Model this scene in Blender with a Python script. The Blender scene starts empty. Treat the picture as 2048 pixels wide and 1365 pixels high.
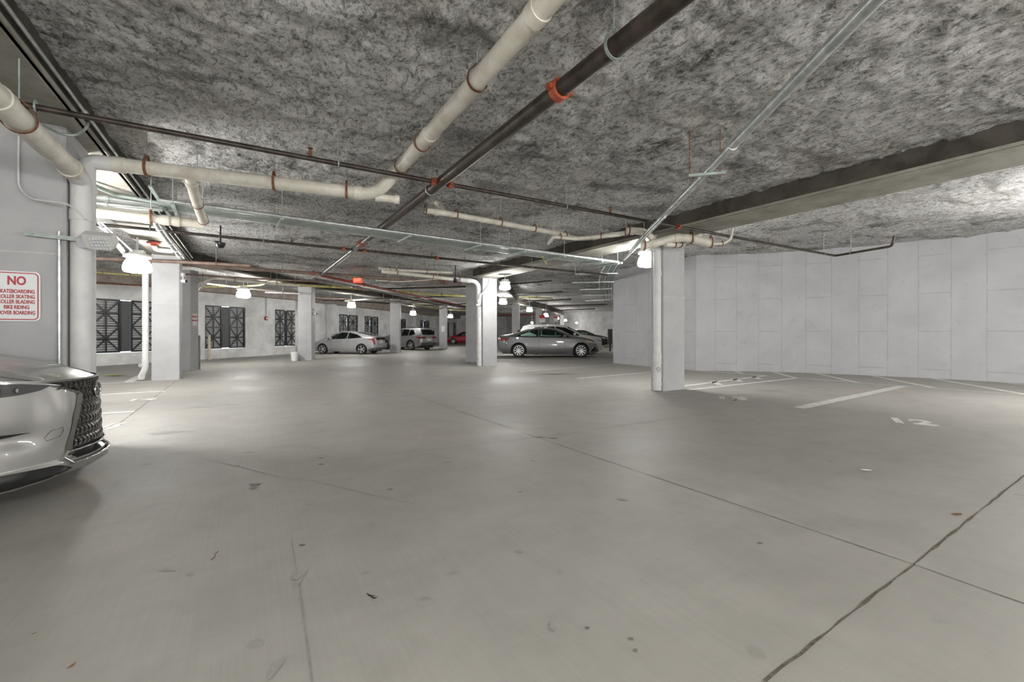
import bpy, math, random
from mathutils import Vector, Matrix, noise
random.seed(7)
S = bpy.context.scene
COL = S.collection
PI = math.pi
# ------------------------------------------------------------------ camera (photo taken as 2048x1365)
F, CX, HY, EYE, YAW = 888.0, 1024.0, 665.0, 1.28, math.radians(30.8)
SN, CS = math.sin(YAW), math.cos(YAW)
cam = bpy.data.cameras.new('camera'); cam_o = bpy.data.objects.new('camera', cam); COL.objects.link(cam_o)
cam.sensor_fit = 'HORIZONTAL'; cam.sensor_width = 36.0; cam.lens = F/2048*36.0
cam.shift_y = -(682.5-HY)/2048; cam.clip_start = 0.05; cam.clip_end = 300
cam_o.location = (0, 0, EYE); cam_o.rotation_euler = (PI/2, 0, -YAW)
S.camera = cam_o
# ------------------------------------------------------------------ world, exposure
w = bpy.data.worlds.new('world'); S.world = w; w.use_nodes = True
bg = w.node_tree.nodes['Background']; bg.inputs[0].default_value = (0.85, 0.92, 1.0, 1); bg.inputs[1].default_value = 2.2
S.view_settings.view_transform = 'Standard'; S.view_settings.look = 'None'
S.view_settings.exposure = 0.0; S.view_settings.gamma = 1.0; S.view_settings.use_curve_mapping = False
LAMP_STRENGTH = 96.0; LAMP_STRONG = 136.0
EXPO = 0.58
S.view_settings.exposure = EXPO
S.cycles.max_bounces = 8; S.cycles.diffuse_bounces = 5; S.cycles.sample_clamp_indirect = 6.0
S.cycles.use_denoising = True
# seen lamps and added unseen ones: (x, y, height of bowl centre, bowl radius).  Built further down, listed here for tuning
def D(px, py, d):
    X = (px-CX)/F*d
    return Vector((CS*X+SN*d, -SN*X+CS*d, EYE+(HY-py)/F*d))
def P(px, py, z):
    d = (z-EYE)*F/(HY-py)
    v = D(px, py, d); v.z = z
    return v
def G(px, py): return P(px, py, 0.0)
LAMPS = [  # px, py, depth, radius, label
 (275, 531, 9.6, .255, 'big glowing white bowl lamp hanging in front of the left front column'),
 (487, 588, 17.5, .25, 'glowing bowl lamp in front of the second pair of louvered shutters'),
 (703, 611, 24.5, .22, 'glowing bowl lamp above the silver hatchback'),
 (826, 627, 31.5, .21, 'glowing bowl lamp above the silver sport utility car'),
 (901, 633, 37.0, .20, 'small glowing bowl lamp left of the tall middle column, above the red car'),
 (1296, 521, 10.9, .25, 'glowing bowl lamp half hidden behind the drain pipe of the right column'),
 (1010, 573, 15.7, .195, 'upper of the two glowing bowl lamps right beside the middle column'),
 (1006, 604, 25.0, .22, 'lower of the two glowing bowl lamps right beside the middle column'),
 (1059, 620, 33.0, .22, 'bowl lamp over the dark grey sedan, third in the row going away'),
 (1092, 631, 40.0, .21, 'bowl lamp over the dark grey sedan, fourth in the row going away'),
 (1114, 637, 48.0, .20, 'tiny bowl lamp far back, fifth in the row going away'),
 (1131, 641, 52.0, .16, 'tiny bowl lamp far back, sixth in the row going away'),
 (1153, 646, 50.0, .12, 'tiny bowl lamp before the end wall, rightmost of all'),
 (1064, 646, 50., .14, 'tiny bowl lamp low between the first and second shaded columns'),
]
LAMPS_XY = [  # unseen lamps; those behind the viewer are added to fill the garage with light
 (-2.65, 7.7, 2.55, .25, 'bowl lamp behind the near left column'),
 (12.3, 1.0, 2.6, .25, 'bowl lamp by the curved white wall, right of the view'),
 (2.2, -3.6, 2.35, .25, 'added fill lamp over the aisle behind the viewer'),
 (-5.0, -2.6, 2.35, .25, 'added fill lamp over the parking bays behind the viewer'),
 (5.6, -4.3, 2.35, .25, 'added fill lamp over the aisle just right of and behind the viewer'),
 (-1.0, -1.6, 2.35, .25, 'added fill lamp over the aisle just left of and behind the viewer'),
 (9.5, -3.9, 2.35, .25, 'added fill lamp by the curved wall behind the viewer'),
 (-6.5, 14.0, 2.9, .25, 'bowl lamp over the bays beside the left wall'),
 (24.0, 21.5, 3.0, .22, 'bowl lamp in the far right bays behind the wall corner'),
 (36.0, 30.0, 3.0, .22, 'second bowl lamp in the far right bays behind the wall corner'),
]
# ------------------------------------------------------------------ materials
def mat(name, col, rough=.6, metal=0., emit=None, estr=0., spec=.5, coat=0., alpha=None, trans=0., ior=1.45):
    m = bpy.data.materials.new(name); m.use_nodes = True
    b = m.node_tree.nodes['Principled BSDF']
    b.inputs['Base Color'].default_value = (*col, 1); b.inputs['Roughness'].default_value = rough
    b.inputs['Metallic'].default_value = metal; b.inputs['Specular IOR Level'].default_value = spec
    b.inputs['Coat Weight'].default_value = coat; b.inputs['Coat Roughness'].default_value = .04
    b.inputs['Transmission Weight'].default_value = trans; b.inputs['IOR'].default_value = ior
    if emit: b.inputs['Emission Color'].default_value = (*emit, 1); b.inputs['Emission Strength'].default_value = estr
    return m
class NT:
    def __init__(s, m): s.m = m; s.t = m.node_tree; s.b = s.t.nodes['Principled BSDF']; s.c = None
    def n(s, typ, **kw):
        x = s.t.nodes.new(typ)
        for k, v in kw.items(): setattr(x, k, v)
        return x
    def l(s, a, b): s.t.links.new(a, b)
    def coord(s, out='Object', scale=(1, 1, 1), rot=(0, 0, 0)):
        tc = s.n('ShaderNodeTexCoord'); mp = s.n('ShaderNodeMapping')
        mp.inputs['Scale'].default_value = scale; mp.inputs['Rotation'].default_value = rot
        s.l(tc.outputs[out], mp.inputs[0]); return mp.outputs[0]
    def noise(s, vec, scale, detail=4, rough=.55, dist=0.):
        x = s.n('ShaderNodeTexNoise'); s.l(vec, x.inputs['Vector'])
        x.inputs['Scale'].default_value = scale; x.inputs['Detail'].default_value = detail
        x.inputs['Roughness'].default_value = rough; x.inputs['Distortion'].default_value = dist
        return x.outputs['Fac']
    def ramp(s, fac, stops):
        x = s.n('ShaderNodeValToRGB'); s.l(fac, x.inputs[0]); e = x.color_ramp.elements
        while len(e) < len(stops): e.new(.5)
        for i, (p, c) in enumerate(stops):
            e[i].position = p; e[i].color = (*c, 1) if isinstance(c, tuple) else (c, c, c, 1)
        return x.outputs[0]
    def mix(s, a, b, fac, mode='MIX'):
        x = s.n('ShaderNodeMix'); x.data_type = 'RGBA'; x.blend_type = mode
        for v, k in ((fac, 0), (a, 6), (b, 7)):
            if isinstance(v, (int, float)): x.inputs[k].default_value = v if k == 0 else (v, v, v, 1)
            elif isinstance(v, tuple): x.inputs[k].default_value = (*v, 1)
            else: s.l(v, x.inputs[k])
        return x.outputs[2]
    def math(s, op, a, b=0.):
        x = s.n('ShaderNodeMath'); x.operation = op
        for v, k in ((a, 0), (b, 1)):
            if isinstance(v, (int, float)): x.inputs[k].default_value = v
            else: s.l(v, x.inputs[k])
        return x.outputs[0]
    def color(s, c): s.l(c, s.b.inputs['Base Color'])
    def bump(s, h, strength=.3, dist=.02):
        x = s.n('ShaderNodeBump'); x.inputs['Strength'].default_value = strength; x.inputs['Distance'].default_value = dist
        s.l(h, x.inputs['Height']); 
        if s.c: s.l(s.c, x.inputs['Normal'])
        s.c = x.outputs[0]; s.l(s.c, s.b.inputs['Normal'])
# floor concrete
m_floor = mat('floor_concrete', (.4, .4, .38), .62, spec=.35); k = NT(m_floor)
v = k.coord()
big = k.noise(v, .35, 5, .6, .6); mid = k.noise(v, 2.2, 5, .65, .3); fine = k.noise(v, 60, 3, .7)
c = k.ramp(big, [(.3, (.265, .254, .234)), (.55, (.318, .307, .284)), (.75, (.36, .35, .327))])
c = k.mix(c, k.ramp(mid, [(.3, .80), (.55, 1.), (.75, 1.05)]), .55, 'MULTIPLY')
br = k.noise(k.coord(scale=(26, .5, 1), rot=(0, 0, .0)), 2.2, 3, .6)
c = k.mix(c, k.ramp(br, [(.35, .86), (.6, 1.03)]), .26, 'MULTIPLY')
br2 = k.noise(k.coord(scale=(.35, 9, 1)), 1.3, 3, .6)
c = k.mix(c, k.ramp(br2, [(.35, .9), (.6, 1.02)]), .22, 'MULTIPLY')
vo = k.n('ShaderNodeTexVoronoi'); k.l(v, vo.inputs['Vector']); vo.inputs['Scale'].default_value = 17
pit = k.ramp(vo.outputs['Distance'], [(.045, 0.), (.09, 1.)])
pm = k.ramp(k.noise(v, .45, 2), [(.52, 0.), (.64, 1.)])
c = k.mix(c, k.mix(.42, 1., pit), pm, 'MULTIPLY')
vo2 = k.n('ShaderNodeTexVoronoi'); k.l(k.coord(scale=(1, 1, 1)), vo2.inputs['Vector']); vo2.inputs['Scale'].default_value = 1.1
st = k.noise(v, 9, 3, .6)
spot = k.ramp(k.math('ADD', vo2.outputs['Distance'], k.math('MULTIPLY', st, .09)), [(.075, 0.), (.1, 1.)])
c = k.mix(c, k.mix(.82, 1., spot), .8, 'MULTIPLY')
rust = k.ramp(k.noise(v, .6, 4, .6, 1.), [(.60, 0.), (.78, 1.)])
c = k.mix(c, (.40, .33, .25), k.math('MULTIPLY', rust, .5))
k.color(c); k.bump(fine, .18, .004); k.bump(br, .10, .004)
k.l(k.ramp(big, [(.3, .45), (.7, .7)]), k.b.inputs['Roughness'])
# sprayed ceiling
m_ceil = mat('sprayed_insulation', (.5, .49, .47), .95, spec=.1); k = NT(m_ceil)
v = k.coord()
vs = k.coord(scale=(1, .62, 1), rot=(0, 0, -.35))
n1 = k.noise(vs, 1.1, 6, .68, .5); n2 = k.noise(vs, 19, 6, .80, .6); n3 = k.noise(vs, 6.5, 6, .75, .6)
n4 = k.noise(v, 42, 4, .85); n5 = k.noise(vs, 11, 5, .8, .4)
lum = k.math('ADD', k.math('MULTIPLY', n1, .58), k.math('MULTIPLY', n5, .42))
c = k.ramp(lum, [(.37, (.24, .235, .225)), (.42, (.58, .57, .55)), (.47, (.92, .91, .89)), (.56, (1., .99, .975))])
c = k.mix(c, k.ramp(n4, [(.36, .36), (.455, 1.0), (.62, 1.15)]), .85, 'MULTIPLY')
c = k.mix(c, k.ramp(n2, [(.385, .30), (.50, 1.0), (.56, 1.12)]), .9, 'MULTIPLY')
c = k.mix(c, k.ramp(k.noise(k.coord(scale=(.55, 1.3, 1), rot=(0, 0, .5)), 1.3, 4, .6, .6), [(.36, .42), (.47, 1.)]), .75, 'MULTIPLY')
c = k.mix(c, (.50, .47, .40), k.math('MULTIPLY', k.ramp(k.noise(v, .8, 3), [(.52, 0.), (.7, 1.)]), .35))
k.color(c); k.bump(n4, .9, .025); k.bump(n2, 1.0, .09); k.bump(n3, .9, .10)
# painted concrete
def concrete(name, lo, hi, scale=1.2, spots=.35, rough=.7, bumpy=.25):
    m = mat(name, hi, rough, spec=.3); k = NT(m); v = k.coord()
    a = k.noise(v, scale, 5, .65, .4)
    c = k.ramp(a, [(.32, lo), (.6, hi)])
    vo = k.n('ShaderNodeTexVoronoi'); k.l(v, vo.inputs['Vector']); vo.inputs['Scale'].default_value = 7
    s = k.math('ADD', vo.outputs['Distance'], k.math('MULTIPLY', k.noise(v, 22, 3), .16))
    sp = k.ramp(s, [(.135, 0.), (.19, 1.)])
    c = k.mix(c, k.mix(1-spots, 1., sp), k.ramp(k.noise(v, 1.7, 3), [(.45, 0.), (.6, 1.)]), 'MULTIPLY')
    k.color(c); k.bump(k.noise(v, 30, 4, .7), bumpy, .01)
    return m
m_col = concrete('column_paint', (.39, .39, .402), (.45, .45, .46), 1.5, .25)
m_lwall = concrete('louver_wall_paint', (.50, .50, .49), (.74, .74, .74), .9, .4)
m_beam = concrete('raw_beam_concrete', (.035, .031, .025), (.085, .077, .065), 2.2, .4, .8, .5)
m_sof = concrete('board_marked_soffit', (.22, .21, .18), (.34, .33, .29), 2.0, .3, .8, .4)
m_spn = concrete('brown_spandrel', (.22, .185, .16), (.36, .32, .29), 3.0, .4, .85, .5)
# right wall : UV (arc length, height) gives the form-board joints
m_rwall = mat('form_board_wall', (.62, .62, .63), .6, spec=.3); k = NT(m_rwall)
uv = k.n('ShaderNodeUVMap'); sp = k.n('ShaderNodeSeparateXYZ'); k.l(uv.outputs[0], sp.inputs[0])
wob = k.math('MULTIPLY', k.noise(k.coord(), 3, 3), .03)
u = k.math('ADD', sp.outputs[0], wob); zz = k.math('ADD', sp.outputs[1], wob)
fu = k.math('FRACT', k.math('DIVIDE', u, .66)); du = k.math('ABSOLUTE', k.math('SUBTRACT', fu, .5))
vl = k.ramp(du, [(.470, 0.), (.495, 1.)])
par = k.math('GREATER_THAN', k.math('FRACT', k.math('DIVIDE', k.math('FLOOR', k.math('DIVIDE', u, .66)), 2)), .25)
fz = k.math('FRACT', k.math('ADD', k.math('DIVIDE', k.math('SUBTRACT', zz, 1.32), 1.06), .5)); dz = k.math('ABSOLUTE', k.math('SUBTRACT', fz, .5))
hl = k.math('MULTIPLY', k.ramp(dz, [(.008, 1.), (.018, 0.)]), par)
vt = k.coord()
a = k.noise(vt, 1.1, 5, .6, .4)
c = k.ramp(a, [(.3, (.36, .36, .372)), (.65, (.42, .42, .43))])
patch = k.ramp(k.noise(k.coord(scale=(1, 1, .8)), 3.6, 5, .75, .3), [(.60, 1.), (.66, .86)])
c = k.mix(c, patch, .8, 'MULTIPLY')
c = k.mix(c, (.28, .28, .28), k.math('MULTIPLY', k.math('MAXIMUM', vl, hl), k.math('MULTIPLY', k.ramp(k.noise(vt, 5, 3), [(.35, .4), (.6, 1.)]), .75)))
vo = k.n('ShaderNodeTexVoronoi'); k.l(vt, vo.inputs['Vector']); vo.inputs['Scale'].default_value = 11
s_ = k.math('ADD', vo.outputs['Distance'], k.math('MULTIPLY', k.noise(vt, 40, 3), .2))
c = k.mix(c, .5, k.math('MULTIPLY', k.ramp(s_, [(.14, 1.), (.19, 0.)]), k.ramp(k.noise(vt, .9, 3), [(.5, 0.), (.62, .8)])))
k.color(c); k.bump(a, .15, .02)
def noisy(m, lo, hi, scale, det=4, bump=0.):
    k = NT(m); n_ = k.noise(k.coord(), scale, det, .65)
    k.color(k.ramp(n_, [(.35, lo), (.65, hi)]))
    if bump: k.bump(n_, bump, .01)
    return m
m_pvc = noisy(mat('aged_pvc', (.6, .58, .5), .42), (.52, .49, .41), (.68, .66, .59), 5)
m_pvcw = noisy(mat('painted_pvc', (.6, .6, .6), .45), (.58, .58, .585), (.68, .68, .68), 4)
m_steel = noisy(mat('black_steel_pipe', (.08, .07, .06), .38, .3), (.025, .019, .015), (.075, .06, .05), 6)
m_steelg = noisy(mat('grey_steel_pipe', (.16, .15, .14), .35, .5), (.10, .09, .085), (.22, .21, .20), 6)
m_rust = noisy(mat('rusty_iron', (.2, .08, .04), .7, .2), (.10, .045, .025), (.27, .12, .06), 25)
m_orange = noisy(mat('orange_coupling', (.5, .1, .04), .5), (.25, .045, .025), (.42, .10, .045), 20)
m_galv = noisy(mat('galvanised_steel', (.55, .57, .57), .33, .75), (.42, .45, .45), (.66, .69, .68), 9)
m_galvd = noisy(mat('dull_galvanised', (.4, .44, .42), .5, .4), (.27, .32, .30), (.40, .45, .425), 5)
m_yell = noisy(mat('yellow_gas_pipe', (.5, .45, .12), .5), (.38, .36, .12), (.6, .56, .25), 4)
m_brown = noisy(mat('brown_primer_pipe', (.3, .17, .12), .55), (.14, .10, .085), (.27, .19, .155), 5)
m_red = noisy(mat('red_primer_pipe', (.3, .04, .03), .5), (.20, .03, .02), (.34, .05, .035), 5)
m_lampcap = mat('lamp_housing', (.62, .62, .6), .5)
m_bowl = mat('lit_lamp_bowl', (.9, .9, .9), .3, emit=(1, .985, .95), estr=LAMP_STRENGTH)
m_bowls = mat('lit_lamp_bowl_strong', (.9, .9, .9), .3, emit=(1, .985, .95), estr=LAMP_STRONG)  # stronger glow for unseen lamps, raised to brighten floor and ceiling
m_black = mat('black_frame_paint', (.018, .019, .02), .4)
m_dgrey = mat('dark_grey_panel', (.07, .072, .075), .5)
m_slat = noisy(mat('grey_louver_slat', (.3, .3, .3), .5), (.52, .52, .525), (.62, .62, .62), 3)
m_line = noisy(mat('white_floor_paint', (.66, .65, .62), .6), (.47, .46, .44), (.72, .71, .68), 12, 5)
m_lineold = noisy(mat('worn_floor_paint', (.5, .49, .47), .65), (.40, .39, .37), (.60, .59, .565), 9, 5)
m_joint = noisy(mat('dark_joint', (.09, .075, .055), .9), (.05, .042, .032), (.14, .12, .09), 30)
m_jfine = noisy(mat('fine_joint', (.18, .17, .15), .9), (.19, .18, .165), (.28, .27, .25), 20)
m_stain = noisy(mat('oil_stain', (.12, .115, .105), .6), (.085, .08, .072), (.18, .172, .155), 20)
m_stain2 = noisy(mat('faint_stain', (.24, .235, .22), .6), (.23, .222, .205), (.30, .29, .27), 14)
m_signw = mat('sign_white', (.72, .74, .76), .35); m_signr = mat('sign_red', (.42, .008, .02), .4)
m_exit = mat('exit_letters', (.8, .05, .03), .5, emit=(1, .06, .03), estr=6.); m_exitb = mat('exit_box', (.5, .1, .08), .5, emit=(1, .05, .03), estr=.7)
m_tire = mat('tire_rubber', (.02, .02, .021), .75); m_rim = mat('alloy_rim', (.62, .63, .64), .3, .7)
m_rimd = mat('rim_recess', (.03, .03, .032), .5)
def paint(name, col, metal=.4): return mat(name, col, .38, metal, coat=.8)
def glassmat(name, tint, a):
    m = bpy.data.materials.new(name); m.use_nodes = True; t = m.node_tree; t.nodes.clear()
    o = t.nodes.new('ShaderNodeOutputMaterial'); mx = t.nodes.new('ShaderNodeMixShader'); gl = t.nodes.new('ShaderNodeBsdfGlossy'); tr = t.nodes.new('ShaderNodeBsdfTransparent')
    tr.inputs[0].default_value = (*tint, 1); gl.inputs['Roughness'].default_value = .03; gl.inputs[0].default_value = (.9, .95, .95, 1)
    fr = t.nodes.new('ShaderNodeFresnel'); fr.inputs[0].default_value = a
    t.links.new(fr.outputs[0], mx.inputs[0]); t.links.new(tr.outputs[0], mx.inputs[1]); t.links.new(gl.outputs[0], mx.inputs[2]); t.links.new(mx.outputs[0], o.inputs[0])
    return m
m_glass = glassmat('car_glass', (.55, .72, .66), 1.5); m_glassd = glassmat('tinted_glass', (.10, .115, .12), 1.5)
m_int = mat('car_interior', (.05, .05, .052), .8); m_trimk = mat('black_trim', (.015, .015, .016), .35)
m_chrome = mat('chrome', (.7, .7, .7), .12, 1.); m_tail = mat('tail_lamp_red', (.22, .02, .03), .2, coat=.6); m_head = mat('head_lamp_lens', (.45, .47, .5), .15, .3, coat=.6)
m_amber = mat('amber_lens', (.6, .22, .03), .25); m_plate = mat('number_plate', (.7, .7, .72), .5)
# ------------------------------------------------------------------ mesh helpers
def tag(o, label=None, cat=None, group=None, kind=None):
    if label: o['label'] = label
    if cat: o['category'] = cat
    if group: o['group'] = group
    if kind: o['kind'] = kind
    return o
def empty(name, loc=(0, 0, 0), rz=0., label=None, cat=None, group=None, kind=None):
    o = bpy.data.objects.new(name, None); o.empty_display_size = .1; COL.objects.link(o)
    o.location = loc; o.rotation_euler = (0, 0, rz); return tag(o, label, cat, group, kind)
class MB:
    def __init__(s): s.v = []; s.f = []; s.uv = {}
    def add(s, vs, fs):
        b = len(s.v); s.v += [tuple(q) for q in vs]; s.f += [tuple(b+i for i in f) for f in fs]; return b
    def box(s, x0, x1, y0, y1, z0, z1, M=None):
        vs = [Vector((x, y, z)) for z in (z0, z1) for y in (y0, y1) for x in (x0, x1)]
        if M is not None: vs = [M @ q for q in vs]
        s.add(vs, [(0, 2, 3, 1), (4, 5, 7, 6), (0, 1, 5, 4), (2, 6, 7, 3), (0, 4, 6, 2), (1, 3, 7, 5)]); return s
    def bar(s, a, b, w, h, up=Vector((0, 0, 1))):
        a = Vector(a); b = Vector(b); d = (b-a); L = d.length; d.normalize()
        if abs(d.dot(up)) > .98: up = Vector((1, 0, 0))
        sx = d.cross(up).normalized(); uz = sx.cross(d)
        vs = [p+sx*i*w/2+uz*j*h/2 for p in (a, b) for (i, j) in ((-1, -1), (1, -1), (1, 1), (-1, 1))]
        s.add(vs, [(3, 2, 1, 0), (4, 5, 6, 7), (0, 1, 5, 4), (1, 2, 6, 5), (2, 3, 7, 6), (3, 0, 4, 7)]); return s
    def tube(s, pts, r, n=12, caps=True, closed=False):
        pts = [Vector(p) for p in pts]; m = len(pts); rs = r if isinstance(r, (list, tuple)) else [r]*m
        up = None; rings = []
        for i, p in enumerate(pts):
            if closed: t = (pts[(i+1) % m]-pts[i-1])
            else: t = (pts[min(i+1, m-1)]-pts[max(i-1, 0)])
            t.normalize()
            if up is None:
                up = Vector((0, 0, 1)) if abs(t.z) < .9 else Vector((1, 0, 0))
            a = t.cross(up).normalized(); up = a.cross(t).normalized()
            rings.append([p+(a*math.cos(q*2*PI/n)+up*math.sin(q*2*PI/n))*rs[i] for q in range(n)])
        b = s.add([q for r_ in rings for q in r_], [])
        for i in range(m if closed else m-1):
            i2 = (i+1) % m
            for q in range(n):
                q2 = (q+1) % n
                s.f.append((b+i*n+q, b+i*n+q2, b+i2*n+q2, b+i2*n+q))
        if caps and not closed:
            s.f.append(tuple(b+q for q in reversed(range(n)))); s.f.append(tuple(b+(m-1)*n+q for q in range(n)))
        return s
    def lathe(s, prof, n=24, M=None, cap=False):  # prof: (r, z) about local z
        b0 = len(s.v); vs = []
        for (r, z) in prof:
            for q in range(n):
                p = Vector((r*math.cos(q*2*PI/n), r*math.sin(q*2*PI/n), z)); vs.append(M @ p if M is not None else p)
        fs = []
        for i in range(len(prof)-1):
            for q in range(n):
                q2 = (q+1) % n; fs.append((i*n+q, i*n+q2, (i+1)*n+q2, (i+1)*n+q))
        if cap: fs.append(tuple(reversed(range(n)))); fs.append(tuple((len(prof)-1)*n+q for q in range(n)))
        s.add(vs, fs); return s
    def poly(s, pts): s.add(pts, [tuple(range(len(pts)))]); return s
    def prism(s, pts, z0, z1):
        n = len(pts); vs = [(p[0], p[1], z0) for p in pts]+[(p[0], p[1], z1) for p in pts]
        s.add(vs, [tuple(reversed(range(n))), tuple(range(n, 2*n))]+[(i, (i+1) % n, n+(i+1) % n, n+i) for i in range(n)]); return s
    def build(s, name, m, parent=None, smooth=None, loc=None):
        me = bpy.data.meshes.new(name); me.from_pydata(s.v, [], s.f); me.update()
        if m: me.materials.append(m)
        if smooth is not None:
            me.polygons.foreach_set('use_smooth', [True]*len(me.polygons)); me.set_sharp_from_angle(angle=math.radians(smooth))
        o = bpy.data.objects.new(name, me); COL.objects.link(o)
        if parent: o.parent = parent
        if loc: o.location = loc
        return o
def origin_to(o, p):
    p = Vector(p); o.data.transform(Matrix.Translation(-p)); o.location = p; return o
def struct(o, label=None): o['kind'] = 'structure'; 
# ------------------------------------------------------------------ structure
BEAM_Z, CEIL, CEILR = 3.35, 3.65, 3.85
def line_side(x, y):   # >0 on the right bay side of the right beam
    if y < 15.2: return x-7.77
    return (x-7.9)*.818-(y-15.2)*.575
def ceilz(x, y):
    if -2.15 < x < -1.41 and y < 16: return BEAM_Z
    if 7.34 < x < 8.2 and y < 17: return BEAM_Z
    return CEILR if line_side(x, y) > 0 else CEIL
mb = MB()
def arr(*segs):
    out = []
    for a, b, st in segs:
        n_ = max(1, round((b-a)/st)); out += [a+(b-a)*i/n_ for i in range(n_)]
    return out+[segs[-1][1]]
# floor
xs = [-14, 62]; ys = [-8, 70]
mb.box(-14, 62, -8, 70, -.2, 0); floor = mb.build('floor', m_floor); floor['kind'] = 'structure'
# ceiling
xs = arr((-14, -3, .5), (-3, 9, .055), (9, 17, .1), (17, 62, .9)); ys = arr((-8, -.5, .5), (-.5, 10, .055), (10, 22, .14), (22, 64, .9))
mb = MB(); nx = len(xs); V0 = Vector((3.3, 7.1, 2.))
for y in ys:
    for x in xs:
        p = Vector((x*1.0, y*.7, 0))
        h = noise.fractal(p*1.6, 1.0, 2.0, 4)*.035+noise.fractal(p*5.0, .9, 2.1, 4)*.026
        h -= abs(noise.noise(p*13))*.035; h += noise.noise(p*7+V0)*.02
        z = CEILR if line_side(x, y) > 0 else CEIL
        mb.v.append((x, y, z+h))
def outside(x, y):
    a = (x+9.2)*-.686+(y-18.35)*.727; b = (x-2.46)*-.775+(y-29.35)*.632
    return (a > .7 and b > .7) or a > 14 or (x < 2.4 and a > .7)
for j in range(len(ys)-1):
    for i in range(nx-1):
        if outside(xs[i], ys[j]) and outside(xs[i+1], ys[j+1]): continue
        mb.f.append((j*nx+i, (j+1)*nx+i, (j+1)*nx+i+1, j*nx+i+1))
ceil_o = mb.build('ceiling', m_ceil, smooth=80); ceil_o['kind'] = 'structure'
# beams : raw sides, lighter soffits
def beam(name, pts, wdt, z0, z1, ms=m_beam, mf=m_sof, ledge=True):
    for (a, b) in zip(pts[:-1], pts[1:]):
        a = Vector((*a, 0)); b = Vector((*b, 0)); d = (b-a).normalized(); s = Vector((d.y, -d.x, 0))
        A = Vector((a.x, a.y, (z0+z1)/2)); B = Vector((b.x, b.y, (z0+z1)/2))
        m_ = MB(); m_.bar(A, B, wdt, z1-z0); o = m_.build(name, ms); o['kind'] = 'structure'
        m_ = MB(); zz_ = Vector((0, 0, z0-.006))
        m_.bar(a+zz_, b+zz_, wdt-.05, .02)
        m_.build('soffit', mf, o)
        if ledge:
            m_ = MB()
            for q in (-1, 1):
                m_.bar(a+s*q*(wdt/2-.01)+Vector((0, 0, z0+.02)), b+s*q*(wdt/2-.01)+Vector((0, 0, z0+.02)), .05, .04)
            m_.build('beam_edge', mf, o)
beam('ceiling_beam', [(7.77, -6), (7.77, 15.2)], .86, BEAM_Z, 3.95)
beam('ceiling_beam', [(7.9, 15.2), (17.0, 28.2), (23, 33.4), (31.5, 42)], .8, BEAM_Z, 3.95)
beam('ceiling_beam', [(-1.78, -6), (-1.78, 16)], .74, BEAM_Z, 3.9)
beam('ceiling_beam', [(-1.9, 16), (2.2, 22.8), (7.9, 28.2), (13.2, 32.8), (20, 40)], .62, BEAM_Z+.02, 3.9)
# columns
def column(x0, x1, y0, y1, top, label, rot=0., z=0., m=None):
    cx, cy = (x0+x1)/2, (y0+y1)/2
    m_ = MB(); M = Matrix.Rotation(rot, 4, 'Z'); c_ = .02
    hx, hy = (x1-x0)/2, (y1-y0)/2
    pr = [(-hx+c_, -hy), (hx-c_, -hy), (hx, -hy+c_), (hx, hy-c_), (hx-c_, hy), (-hx+c_, hy), (-hx, hy-c_), (-hx, -hy+c_)]
    m_.prism(pr, 0, top)
    o = m_.build('concrete_column', m or m_col); o.location = (cx, cy, z); o.rotation_euler = (0, 0, rot); o['kind'] = 'structure'; o['label'] = label
    g = .004
    m_ = MB(); m_.box(-hx-g, hx+g, -hy-g, hy+g, 2.05, 2.062); m_.build('form_joint', m_lineold, o)
    return o
column(-3.2, -1.56, 6.1, 6.85, BEAM_Z, 'wide white pier with the red lettered sign, left edge')
column(-2.17, -1.57, 14.9, 15.5, BEAM_Z+.02, 'white column behind the silver car with a drain pipe on its left')
column(7.75, 8.46, 6.59, 6.95, BEAM_Z+.01, 'nearest white column in front of the curved wall')
column(7.63, 8.25, 14.95, 15.5, BEAM_Z+.01, 'brightly lit white column in the middle of the garage')
COLS = {}
def colpx(pxl, pxr, base, label, rot, wd, dp, m=None):
    c = G((pxl+pxr)/2, base); n_ = Vector((SN, CS, 0)); c = c+n_*(dp/2)
    COLS[pxl] = (c.x, c.y, rot, wd, dp)
    return column(c.x-wd/2, c.x+wd/2, c.y-dp/2, c.y+dp/2, BEAM_Z+.01, label, rot, 0, m)
def on_col(k_, side, u, z, off=.004):
    '''point on a column face: side 'f' front (towards the viewer) or 'r' right, u along the face'''
    x, y, r_, wd, dp = COLS[k_]; q = Vector((u, -dp/2-off, 0)) if side == 'f' else Vector((wd/2+off, u, 0))
    q = Matrix.Rotation(r_, 3, 'Z') @ q; return Vector((x+q.x, y+q.y, z)), r_+(0 if side == 'f' else PI/2)
colpx(357, 387, 742, 'shaded column with a small vertical sign beside the bollards', -.62, .33, .36)
colpx(590, 624, 721, 'white column left of the silver hatchback', -.36, .60, .62)
colpx(777, 800, 706, 'column between the silver hatchback and the sport utility car', -.42, .60, .62)
colpx(878, 893, 698, 'far column with a small round sign', -.45, .6, .6)
colpx(931, 953, 725, 'column directly left of the middle column', -.0, .33, .5)
colpx(1022, 1041, 700, 'first shaded column behind the dark grey sedan', -.5, .55, .6)
colpx(1070, 1085, 694, 'second shaded column behind the dark grey sedan', -.5, .55, .6)
colpx(1100, 1110, 689, 'third shaded column behind the dark grey sedan', -.5, .5, .5)
colpx(1120, 1128, 686, 'fourth shaded column behind the dark grey sedan', -.5, .5, .5)
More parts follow.
